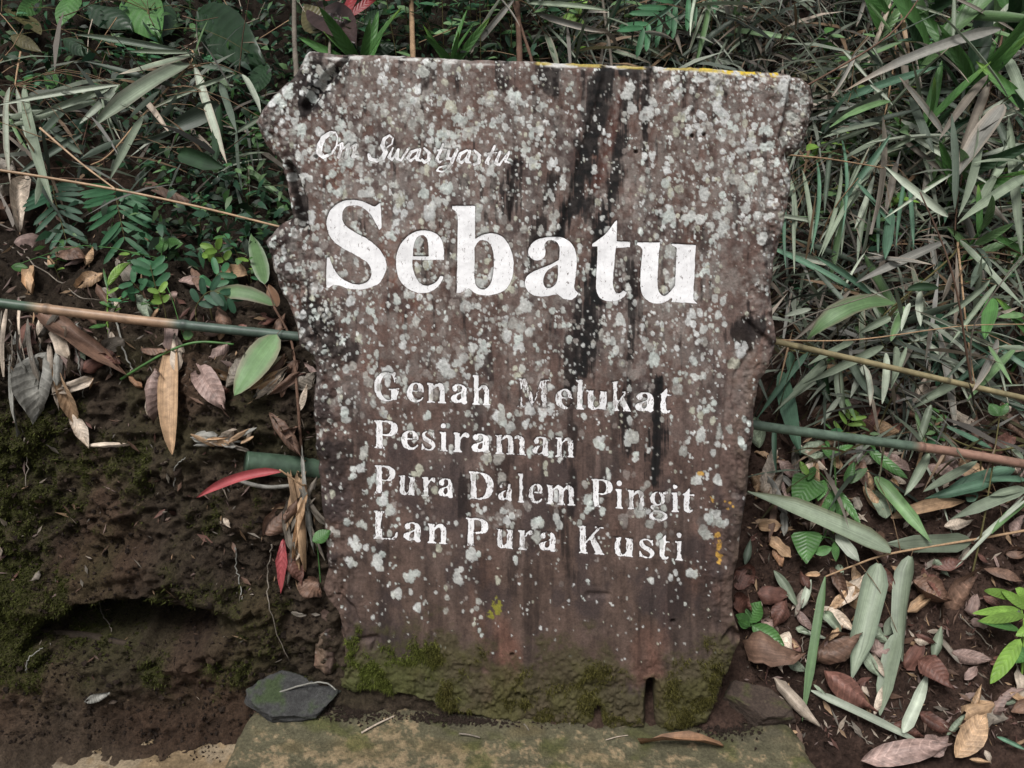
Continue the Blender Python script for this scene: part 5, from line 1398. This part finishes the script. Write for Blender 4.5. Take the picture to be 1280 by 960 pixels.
# fine litter on the slope and the rim of the bank
parts = []
for k in range(2600):
    if rnd.random() < .62: x, y = rnd.uniform(930, 1290), rnd.uniform(520, 930)
    elif rnd.random() < .6: x, y = rnd.uniform(0, 400), rnd.uniform(260, 480)
    else: x, y = rnd.uniform(0, 400), rnd.gauss(600, 120)
    p, n, t_ = hit(x, y)
    d = unit(np.cross(n, np.array([rnd.gauss(0, 1), rnd.gauss(0, 1), rnd.gauss(0, 1)])))
    L = rnd.uniform(.004, .018) if rnd.random() < .8 else rnd.uniform(.02, .045); W = L * rnd.uniform(.06, .35)
    s = np.cross(n, d)
    c = PAL[rnd.choice(['pt', 'tn', 'br', 'bb', 'rb', 'br', 'pk'])] * rnd.uniform(.5, 1.0)
    q = p + n * .004
    V = np.array([q - d * L / 2, q + s * W / 2 + n * W * .3, q + d * L / 2 + n * rnd.uniform(0, .3) * L, q - s * W / 2])
    parts.append((V, [(0, 1, 2), (0, 2, 3)], c))
V, Fc, C, U = join(parts)
tag(wmesh('leaf_litter', V, Fc, M_DRY, None, C, False, U), 'fine crumbled leaf litter scattered over the soil', 'leaf litter', None, 'stuff')

# crumbs of earth on the bank and the slope
nC = 18000
cx = np.concatenate([RNG.uniform(930, 1290, nC // 2), RNG.uniform(0, 410, nC - nC // 2)]); cy = np.concatenate([RNG.uniform(480, 945, nC // 2), RNG.uniform(300, 930, nC - nC // 2)])
V = np.zeros((nC, 5, 3)); Cc = np.zeros((nC, 5, 3))
for k in range(nC):
    p, n_, t_ = hit(cx[k], cy[k])
    s = .0012 + .0045 * rnd.random() ** 4 + (.006 if rnd.random() < .01 else 0)
    V[k] = p + n_ * s * .4 + np.array([(1, 0, 0), (-.5, .8, 0), (-.5, -.8, 0), (.1, 0, 1.1), (0, .1, -.9)]) @ np.linalg.qr(RNG.normal(size=(3, 3)))[0] * s * (1 + .3 * RNG.normal(size=(5, 1)))
    Cc[k] = (np.array([.055, .034, .026]) if cx[k] > 600 else np.array([.030, .021, .016])) * rnd.uniform(.6, 1.5)
i = np.arange(nC)[:, None] * 5
Fc = np.concatenate([i + q for q in ([0, 1, 3], [1, 2, 3], [2, 0, 3], [1, 0, 4], [2, 1, 4], [0, 2, 4])])
tag(wmesh('soil_crumbs', V.reshape(-1, 3), Fc, M_SOIL, None, Cc.reshape(-1, 3), False), 'crumbs of dark earth over the bank and the littered slope', 'soil', None, 'stuff')

# ------------------------------------------------------------------ living plants
PAL['mr'] = np.array([.050, .030, .028])
def plant(name, label, cat, stem_pts, r, sc, leaves, offs=.06, group=None, mat=None, shape='oval', edge=None):
    path = [pt(*rpx(q[0], q[1], q[2]), q[3] if len(q) > 3 else offs) for q in stem_pts]
    path = [drop(path[0]) - np.array([0, 0, .008])] + path
    path = spl(path, 6)
    t = branch_thing(name, label, cat, path, np.linspace(r, r * .6, len(path)), PAL[sc], group)
    bases = []
    for lf in leaves:
        rr_, x0, y0, x1, y1, w, c = lf[:7]; kw = dict(lf[7]) if len(lf) > 7 else {}
        kw = dict(dict(o0=offs, o1=offs + .015, curl=rnd.choice([.25, .35, -.3]), shape=shape, jit=.25, edge=edge), **kw)
        o, B = hang_leaf(rr_, x0, y0, x1, y1, w, c, t, mat=mat or M_GREEN, **kw)
        bases.append(B)
    stalks(t, bases, path, PAL[sc], .0011)
    return t


plant('striped_plant', 'red-edged striped plant with broad green leaves beside the board', 'plant', [(2, 1120, 760, .01), (2, 1105, 560, .03), (2, 1085, 380, .045), (2, 1020, 250, .06)], .004, 'br',
      [(2,985,165,935,-20,74,'cg',dict(shape='lance',edge='gl',curl=.4)),(2,1025,245,750,228,66,'cg',dict(shape='lance',edge='pk',curl=.5,sag=(0,-.02,.32),tip='pk')),(2,1030,352,872,580,128,'cg',dict(shape='lance',edge='pk',curl=.4,o0=.06,o1=.07)),(2,1030,250,1000,165,50,'or_',dict(shape='lance'))], .05, mat=M_FOLI)
plant('striped_plant', 'small crimson shoot bending out over the stout bamboo piece', 'plant', [(2, 1140, 930, .03), (2, 1120, 910, .06), (2, 1040, 855, .09)], .003, 'tn',
      [(2,1050,862,732,960,34,'pr',dict(shape='strap',curl=1.3,o0=.09,o1=.10,sag=(-.02,-.02,.16),segs=12))], .09, mat=M_FOLI)
plant('red_shrub', 'red and maroon leaved shrub behind the top of the board', 'shrub', [(0, 415, 100, .16), (0, 412, 60, .2), (0, 420, 20, .2), (0, 430, -10, .2)], .005, 'bb',
      [(0,428,24,450,-20,14,'rd'),(0,436,22,478,-8,12,'rd'),(0,420,10,400,-30,16,'rd'),(0,390,5,445,58,52,'mr',dict(curl=.4)),(0,455,30,478,12,14,'dk'),(0,430,40,395,20,30,'mr'),(0,400,40,380,5,34,'ol')], .2)
plant('heart_vine', 'vine with two veined heart-shaped leaves right of the board', 'vine', [(6, 450, 60, .03), (6, 420, 130, .04), (6, 400, 190, .05)], .002, 'gr',
      [(6,342,172,342,280,104,'gr',dict(shape='heart',curl=.25)),(6,360,-5,300,90,116,'gr',dict(shape='heart',curl=.25)),(6,370,245,428,225,34,'gr'),(6,436,205,440,272,26,'gr'),(6,430,110,405,60,40,'gr'),(6,400,0,380,70,40,'gr'),(6,420,110,432,180,26,'lm')], .05)
plant('small_weed', 'clump of narrow green leaves beside the heart-leaved vine', 'weed', [(6, 440, 130, .01), (6, 440, 60, .04)], .002, 'gr',
      [(6,430,20,522,152,34,'gr'),(6,450,60,455,140,28,'gr'),(5,560,790,704,895,46,'gr'),(5,420,800,500,770,34,'gr'),(6,440,30,385,120,30,'gr'),(6,470,10,500,-60,34,'gr'),(6,480,10,545,-40,34,'cg'),(5,330,880,300,830,30,'lm'),(5,350,850,330,900,40,'gr'),(5,430,820,380,770,40,'gr')], .05, shape='lance')
plant('seedling', 'glossy four-leaved seedling at the right foot of the board', 'seedling', [(6, 165, 520, .01), (6, 160, 480, .03)], .002, 'gr',
      [(6,150,475,190,405,62,'gr'),(6,160,485,268,552,62,'gr'),(6,155,480,105,450,44,'gr'),(6,150,490,112,470,30,'gr')], .03)
plant('seedling', 'lime-green young plant with long leaves low on the slope', 'seedling', [(6, 1060, 640, .01), (6, 1064, 560, .05), (6, 1066, 460, .07)], .003, 'lm',
      [(6,1050,430,895,445,34,'lm'),(6,1040,390,935,368,40,'lm'),(6,1080,430,990,368,40,'lm'),(6,1070,450,915,472,40,'lm'),(6,1050,500,910,470,40,'gr'),(6,1055,530,955,680,56,'lm'),(6,1090,400,1040,360,44,'lm'),(6,1100,560,1030,610,50,'gr'),(6,1110,480,1040,520,40,'lm')], .07, shape='lance')
plant('seedling', 'single-stemmed green seedling in front of the lower pole', 'seedling', [(6, 895, 310, .01), (6, 930, 150, .07), (6, 955, 0, .1), (5, 1048, 665, .12)], .0026, 'ol',
      [(5,1045,660,1010,612,46,'gr'),(5,1045,660,1080,610,40,'gr'),(6,905,70,880,45,44,'bg',dict(o0=.02,o1=.02))], .12)
plant('sprout', 'upright grass sprout with two curling blades on the left bank', 'sprout', [(2, 402, 330, .01), (2, 400, 250, .03), (2, 400, 170, .04)], .002, 'lm',
      [(2,402,170,482,88,34,'lm',dict(shape='lance',sag=(-.02,0,.3))),(2,400,200,445,175,16,'lm',dict(shape='lance')),(2,400,180,384,105,12,'gr',dict(shape='lance')),(2,395,315,330,328,22,'gr',dict(shape='lance'))], .04)
plant('sprout', 'tiny round-leaved sprout against the board edge on the bank', 'sprout', [(3, 1060, 240, .01), (3, 1055, 210, .03)], .0015, 'gr', [(3,1042,205,1102,168,46,'gr')], .03)
plant('sprout', 'pair of round leaves above the bamboo pole', 'sprout', [(2, 600, 120, .01), (2, 600, 70, .04)], .0015, 'gr', [(2,600,50,596,-10,52,'gr'),(2,610,10,680,15,44,'gr'),(2,680,355,720,352,44,'gr',dict(o0=.05,o1=.05)),(2,42,100,105,102,34,'gr',dict(o0=.03,o1=.03))], .04)
plant('broad_leaf_plant', 'plant with large dark green leaves high on the left slope', 'plant', [(1, 520, 190, .02), (1, 530, 120, .1), (1, 540, 40, .15)], .005, 'ol',
      [(1,470,-30,580,140,160,'gr',dict(curl=.3)),(1,720,40,960,235,180,'dk',dict(curl=.3)),(1,320,20,480,110,110,'dk'),(1,280,-30,215,100,80,'gr'),(1,20,30,150,125,84,'ol'),(1,230,140,325,205,60,'dk'),(1,970,230,920,345,70,'dk'),(1,600,0,560,150,120,'dk'),(1,40,130,150,190,50,'ol'),(1,150,0,60,60,60,'gr'),(1,190,260,175,330,50,'gr')], .12, shape='oval')
plant('broad_leaf_plant', 'dark plant with olive leaf tip showing over the board top', 'plant', [(0, 790, 75, .04), (0, 792, 60, .06)], .003, 'ol', [(0,788,54,862,76,18,'ol'),(0,862,74,935,80,10,'gg',dict(shape='lance')),(0,445,62,500,58,22,'dk'),(0,760,70,800,58,16,'dk')], .06)


def frond(label, base, tip, n, ll, lw, c, off=.07, group=None, ang=60, sagv=.25, taper=.5, bipin=False):
    """a feather leaf: stalk and paired leaflets, each leaflet its own piece"""
    B = pt(*base, off * .6); T = pt(*tip, off)
    path = spl([drop(B) - np.array([0, 0, .005]), B, (B + T) / 2 + np.array([0, -.01, .03]), T], 8)
    t = branch_thing('feather_leaf_plant', label, 'fern', path, np.linspace(.0016, .0007, len(path)), PAL['ol'], group, 5)
    W = wpx(B, 1)
    q = path[9:]
    up = view_up(T, .12)
    mid = {}
    for k in range(n):
        f = (k + .6) / n
        p = q[min(int(f * (len(q) - 1)), len(q) - 2)]; d = unit(q[min(int(f * (len(q) - 1)) + 1, len(q) - 1)] - q[max(int(f * (len(q) - 1)) - 1, 0)])
        s = unit(np.cross(d, up))
        for sg in (-1, 1):
            a = math.radians(ang * (1 - .45 * f) + rnd.uniform(-7, 7))
            dv = unit(d * math.cos(a) + sg * s * math.sin(a) + np.array([0, 0, -.12]) + .1 * up * rnd.gauss(0, 1))
            L = ll * W * (1 - taper * abs(f - .45)) * rnd.uniform(.9, 1.1)
            V, Fc, C, U = blade(p, p + dv * L, lw * W, up, up * L * .06, .3, PAL[c] * rnd.uniform(.85, 1.15), 'obl', 5, None, None, .02, rnd.randrange(9999))
            wmesh('leaflet', V, Fc, M_FOLI, t, C, True, U, origin=p)
    return t


PAL['fg'] = np.array([.045, .140, .062]); PAL['fd'] = np.array([.028, .085, .045])
frond('dark feathery leaf under the left bamboo spray', (66, 232), (84, 304), 10, 40, 6, 'fd', .06, None, 75)
frond('large feathery leaf with paired leaflets below the long twig', (146, 236), (156, 300), 10, 48, 6.5, 'fg', .08, None, 72, taper=.3)
frond('feathery leaf with broad leaflets above the bamboo pole', (196, 365), (190, 335), 6, 28, 9, 'fg', .06)
frond('yellow-green feathery sprout above the bamboo pole', (206, 388), (200, 372), 4, 16, 7, 'lm', .06)
frond('yellow-green feathery sprout near the board edge', (285, 335), (262, 318), 4, 18, 8, 'lm', .07)
frond('dark feathery leaf between pole and striped plant', (245, 385), (290, 375), 5, 26, 8.5, 'fd', .06)
frond('bluish feathery leaf reaching over the striped plant', (262, 370), (292, 345), 4, 24, 8, 'fg', .07)
frond('small feathery leaf among the seedlings', (180, 372), (160, 366), 4, 20, 7, 'fg', .05)
frond('feathery leaf spread over the top of the board', (915, -18), (800, 38), 11, 46, 7, 'fg', .22, None, 62)
frond('drooping feathery leaf between the right hand poles', (1150, 400), (1180, 465), 9, 30, 6, 'fd', .06)
frond('dark feathery leaf near the right hand rim', (1262, 440), (1240, 452), 5, 34, 12, 'dk', .12)
frond('soft pale feathery sprout above the lower pole', (1050, 548), (1070, 522), 6, 22, 5, 'lm', .04)
frond('lime feathery sprig above the middle of the board', (735, -10), (712, 24), 5, 18, 8, 'lm', .18)
frond('pale feathery sprig next to the lime one', (722, -14), (722, 30), 4, 15, 7, 'lm', .16)

# small weeds through the undergrowth: one is built, the others are copies of it and of its leaves
WL = [new_mesh('leaf', *[v for v in blade((0, 0, 0), (1, 0, 0), .42, (0, 0, 1), (0, 0, .06), .35, PAL[c], 'oval', 5, None, None, .03, s)][:2], M_FOLI,
               blade((0, 0, 0), (1, 0, 0), .42, (0, 0, 1), (0, 0, .06), .35, PAL[c], 'oval', 5, None, None, .03, s)[2], True,
               blade((0, 0, 0), (1, 0, 0), .42, (0, 0, 1), (0, 0, .06), .35, PAL[c], 'oval', 5, None, None, .03, s)[3]) for s, c in ((1, 'gr'), (2, 'dk'), (3, 'fg'), (4, 'cg'), (5, 'lm'))]


def tmpl(w, curl, c, shape, seed, mat, segs=7, edge=None, tip=None, sagz=.05):
    V, Fc, C, U = blade((0, 0, 0), (1, 0, 0), w, (0, 0, 1), (0, 0, sagz), curl, PAL[c], shape, segs, None if edge is None else PAL[edge], None if tip is None else PAL[tip], .05, seed)
    return new_mesh('leaf', V, Fc, mat, C, True, U)


def place_leaf(me, parent, base, d, up, L, name='leaf'):
    x = unit(d); y = unit(np.cross(up, x)); z = np.cross(x, y)
    o = bpy.data.objects.new(name, me); COL.objects.link(o); o.parent = parent
    M3 = Matrix(np.stack([x, y, z], 1).tolist())
    o.location = Vector(base) - parent.location
    o.rotation_euler = M3.to_euler(); o.scale = (L, L, L)
    return o


def weed(G, h, lean, nl, ll, kinds_, label, group, name='small_weed', cat='weed', r=.0015):
    top = G + np.array([lean[0], lean[1], h])
    path = spl([G - np.array([0, 0, .01]), G * .5 + top * .5 + np.array([0, 0, h * .1]), top], 5)
    t = branch_thing(name, label, cat, path, np.linspace(r, r * .5, len(path)), PAL['ol'], group, 5)
    for k in range(nl):
        f = .25 + .75 * (k + .5) / nl
        p = path[int(f * (len(path) - 1))]
        a = k * 2.4 + rnd.uniform(-.4, .4)
        d = unit(np.array([math.cos(a), math.sin(a) * .8 - .2, rnd.uniform(-.35, .4)]))
        place_leaf(WL[rnd.choice(kinds_)], t, p, d, unit(np.array([0, -.4, 1]) + .3 * RNG.normal(size=3)), ll * rnd.uniform(.7, 1.3))
    return t


for (x0, x1, y0, y1, n, h, nl, ll, kd, lb, gp) in [
    (20, 345, 10, 150, 12, .10, 9, .035, (0, 1, 1, 2), 'small dark-leaved weed in the undergrowth on the left slope', 'weeds on the left slope'),
    (210, 340, 100, 330, 9, .08, 8, .030, (0, 2, 3), 'small light-leaved weed on the slope beside the left edge of the board', 'weeds beside the left edge'),
    (390, 690, 0, 66, 16, .16, 9, .045, (0, 1, 2, 3), 'small weed in the undergrowth behind the top of the board', 'weeds behind the board'),
    (690, 960, 0, 60, 7, .14, 8, .04, (0, 3, 4), 'light green weed among the dry bamboo behind the board', 'weeds among the dry bamboo'),
    (385, 980, 30, 80, 12, .34, 12, .05, (0, 1, 2, 3), 'tall thin-stemmed weed standing behind the top of the board', 'tall weeds behind the board'),
    (60, 320, 300, 380, 8, .05, 6, .022, (0, 2, 4), 'tiny weed on the rim of the left bank', 'weeds on the bank rim'),
    (990, 1280, 40, 330, 12, .18, 8, .055, (0, 3, 4), 'bright leafy weed growing through the dry bamboo on the right slope', 'weeds on the right slope'),
    (1010, 1280, 330, 560, 10, .08, 7, .030, (0, 2, 3), 'low weed under the leaves on the right slope', 'low weeds on the right slope')]:
    for k in range(n):
        G, nn_, t_ = hit(rnd.uniform(x0, x1), rnd.uniform(y0, y1) + 25)
        weed(G, h * rnd.uniform(.6, 1.4), (rnd.gauss(0, .03), -abs(rnd.gauss(0, .04))), nl, ll, kd, lb, gp)

# tall strap-leaved plants on the right slope
ST = [tmpl(.17, .5, 'gr', 'lance', 5, M_GREEN), tmpl(.20, .4, 'cg', 'lance', 6, M_GREEN), tmpl(.15, .6, 'gr', 'lance', 7, M_GREEN, tip='lm'), tmpl(.22, .5, 'dk', 'lance', 8, M_GREEN)]
for (x, y, L, n) in [(1120, 110, .26, 7), (1185, 140, .30, 8), (1240, 70, .3, 8), (1275, 210, .28, 7), (1150, 40, .3, 8), (1210, 10, .3, 8), (1080, 60, .22, 6), (1270, 10, .3, 8), (1190, 330, .16, 5), (1250, 330, .2, 6), (1130, 200, .2, 6), (1040, 10, .24, 7), (460, 80, .2, 7), (560, 70, .18, 6), (1260, 440, .18, 6), (1170, 260, .2, 6)]:
    G, nn_, t_ = hit(x, y + 30)
    lb, gp = (('strap-leaved green plant among the dry bamboo on the right slope', 'strap-leaved plants on the right slope') if x > 900 else ('grassy strap-leaved plant behind the top of the board', 'strap-leaved plants behind the board'))
    t = thing('strap_leaf_plant', tuple(G), lb, 'plant', gp)
    hh = .19 if x > 900 else .06
    tp = G + np.array([rnd.gauss(0, .02), -.5 * hh, hh])
    V, Fc = tube(spl([G - np.array([0, 0, .01]), G * .5 + tp * .5 + np.array([0, .02, 0]), tp], 3), .004, 6)
    wmesh('stem', V, Fc, M_BARK, t, PAL['gr'])
    for k in range(n):
        a = k * 2.4 + rnd.random()
        d = unit(np.array([math.cos(a) * .8, math.sin(a) * .6 - .35, rnd.uniform(.3, 1.3)]))
        place_leaf(ST[rnd.randrange(4)] if x > 900 else ST[rnd.choice([0, 2])], t, tp * (.45 + .55 * k / n) + G * (.55 - .55 * k / n), d, unit(np.array([0, -1, .6]) + .4 * RNG.normal(size=3)), L * rnd.uniform(.6, 1.1))

# withered bamboo branches heaped on the slopes
BL = [tmpl(w_, cu, c, s, k, M_BAMBOO, 7, e_, tp) for k, (w_, cu, c, s, e_, tp) in enumerate([(.085, .9, 'gg', 'lance', None, None), (.10, .7, 'gg', 'lance', 'pt', 'pt'), (.055, 1.4, 'gl', 'roll', None, None), (.05, 1.5, 'gg', 'roll', None, 'pt'), (.09, -.8, 'gd', 'lance', None, None),
     (.11, .6, 'cg', 'lance', 'gg', None), (.06, 1.3, 'bb', 'roll', None, None), (.075, 1.0, 'bg', 'strap', None, None), (.04, 1.5, 'gl', 'roll', None, 'pt'), (.08, 1.0, 'gy', 'strap', 'pt', 'pt')])]


def dry_branch(G, ln, dirv, nl, L, label, group, kinds_=range(10), droop=.6):
    e_ = G + np.asarray(dirv) * ln
    path = spl([G - np.array([0, 0, .015]), G * .6 + e_ * .4 + np.array([0, 0, .14 * ln]), e_ + np.array([0, 0, -droop * .12 * ln])], 7)
    t = branch_thing('bamboo_branch', label, 'bamboo branch', path, np.linspace(.0032, .0012, len(path)), PAL[rnd.choice(['tn', 'bb', 'gg', 'ol'])] * .7, group, 5)
    for k in range(nl):
        f = .2 + .8 * (k + rnd.random()) / nl
        p = path[min(int(f * (len(path) - 1)), len(path) - 1)]
        d = unit(unit(dirv) * rnd.uniform(-.2, .6) + np.array([rnd.gauss(0, .65), rnd.gauss(-.1, .3), rnd.gauss(-.45, .5)]))
        place_leaf(BL[rnd.choice(list(kinds_))], t, p, d, unit(np.array([0, -.7, .7]) + .6 * RNG.normal(size=3)), L * rnd.uniform(.55, 1.25))
    return t


for (x0, x1, y0, y1, n, ln, L, nl, lb, gp) in [
    (960, 1290, 30, 230, 16, .34, .25, 12, 'withered bamboo branch in the heap above the right hand poles', 'withered branches above the poles'),
    (985, 1290, 230, 470, 11, .24, .21, 11, 'withered bamboo branch hanging just above the right hand poles', 'withered branches just above the poles'),
    (680, 980, 10, 85, 10, .28, .19, 12, 'withered bamboo branch heaped behind the top of the board', 'withered branches behind the board'),
    (0, 330, 60, 240, 4, .16, .15, 8, 'withered bamboo branch on the left slope', 'withered branches on the left slope'),
    (1000, 1290, 480, 620, 5, .10, .13, 7, 'withered bamboo branch low on the littered slope', 'withered branches low on the slope')]:
    for k in range(n):
        G, nn_, t_ = hit(rnd.uniform(x0, x1), rnd.uniform(y0, y1))
        dv = np.array([rnd.gauss(0, .7), -abs(rnd.gauss(.35, .25)), rnd.uniform(.1, .7)])
        dry_branch(G, ln * rnd.uniform(.7, 1.3), unit(dv), nl, L, lb, gp)

# the deep mass of small leaves and dry strips that nobody could count
def mass(name, label, cat, mat, n, sampler, colours, size, ratio, off, kind_dir, shade=True):
    Vs = np.zeros((n, 6, 3)); Cs = np.zeros((n, 6, 3)); Us = np.zeros((n, 6, 2)); m = 0
    for k in range(n):
        x, y = sampler()
        p, nn_, t_ = hit(x, y)
        if t_ > 6: continue
        p = p + (nn_ * .5 + np.array([0, -.3, .5])) * rnd.uniform(*off) * (rnd.random() ** .7)
        d = unit(np.array(kind_dir) + RNG.normal(size=3) * np.array([.9, .6, .7]))
        up = unit(np.array([0, -.6, .7]) + .55 * RNG.normal(size=3))
        s = unit(np.cross(d, up)); nr = np.cross(s, d)
        L = rnd.uniform(*size); W = L * rnd.uniform(*ratio) * .5
        b = np.array([.35 * L, .7 * L])
        Vs[m] = [p, p + d * b[0] + s * W + nr * W * .4, p + d * b[0] - s * W + nr * W * .4, p + d * b[1] + s * W * .7 - np.array([0, 0, L * .06]) + nr * W * .3, p + d * b[1] - s * W * .7 - np.array([0, 0, L * .06]) + nr * W * .3, p + d * L - np.array([0, 0, L * .16])]
        c = PAL[rnd.choice(colours)] * rnd.uniform(.25, .9)  # leaf colours dimmed to paint the shade of deep gaps
        Cs[m] = c; Us[m] = [(0, 0), (.5, .35), (-.5, .35), (.4, .7), (-.4, .7), (0, 1)]; m += 1
    Vs = Vs[:m]
    i = np.arange(m)[:, None] * 6
    T3 = np.concatenate([i + [0, 2, 1], i + [3, 4, 5], i + [1, 2, 4], i + [1, 4, 3]])
    tag(wmesh(name, Vs.reshape(-1, 3), T3, mat, None, Cs[:m].reshape(-1, 3), True, Us[:m].reshape(-1, 2)), label, cat, None, 'stuff')


def wchoice(boxes):
    tot = sum(b[4] for b in boxes)
    def f():
        q = rnd.uniform(0, tot)
        for b in boxes:
            q -= b[4]
            if q <= 0: break
        return rnd.uniform(b[0], b[2]), rnd.uniform(b[1], b[3])
    return f


mass('undergrowth', 'dense dark leafy undergrowth covering the slope behind the board', 'undergrowth', M_FOLI, 9000,
     wchoice([(-60, -60, 370, 180, 4), (180, 150, 360, 330, 1.0), (-420, -60, -40, 330, 2.5), (340, 110, 980, 330, 1.5), (1300, -60, 1700, 420, 1.2), (360, -60, 720, 110, 3), (700, -60, 1340, 120, 1.2), (980, 100, 1340, 420, .8), (60, 180, 340, 330, .6)]), ['gr', 'dk', 'dk', 'fd', 'fd', 'fg', 'dk', 'cg'], (.012, .045), (.25, .5), (.0, .10), (0, -.3, .1))
mass('dry_bamboo_heap', 'heap of narrow grey withered bamboo leaves on the right slope', 'dry leaves', M_BAMBOO, 8200,
     wchoice([(960, -40, 1340, 260, 4), (970, 260, 1340, 480, 1.8), (690, -60, 980, 95, 2.2), (-40, 80, 330, 260, .4), (1000, 470, 1340, 600, .4), (1320, -40, 1700, 480, 2.5), (640, 100, 990, 440, 2.0), (-400, 60, -40, 300, 1)]), ['gg', 'gd', 'gd', 'bb', 'gg', 'gy', 'ol', 'gl', 'tn', 'pt'], (.07, .26), (.028, .065), (.0, .14), (0, -.2, -.5))
# fine dry stalks threading the heap
parts = []
for k in range(420):
    x, y = wchoice([(960, -40, 1300, 420, 3), (660, -40, 980, 80, 2), (0, -30, 660, 70, 1.2), (0, 80, 330, 250, .6)])()
    p, nn_, t_ = hit(x, y)
    if t_ > 6: continue
    a = p + nn_ * rnd.uniform(0, .1); d = unit(RNG.normal(size=3) * np.array([1, .5, .8])) * rnd.uniform(.06, .22)
    V, Fc = tube(np.array([a, a + d * .5 + RNG.normal(size=3) * .006, a + d]), [.0016, .0013, .0008], 4, False)
    parts.append((V, Fc, PAL[rnd.choice(['tn', 'bb', 'pt', 'br', 'br'])] * rnd.uniform(.5, 1)))
V, Fc, C, U = join(parts)
tag(wmesh('dry_stalks', V, Fc, M_BARK, None, C), 'fine dry stalks threaded through the heap of bamboo leaves', 'stalks', None, 'stuff')
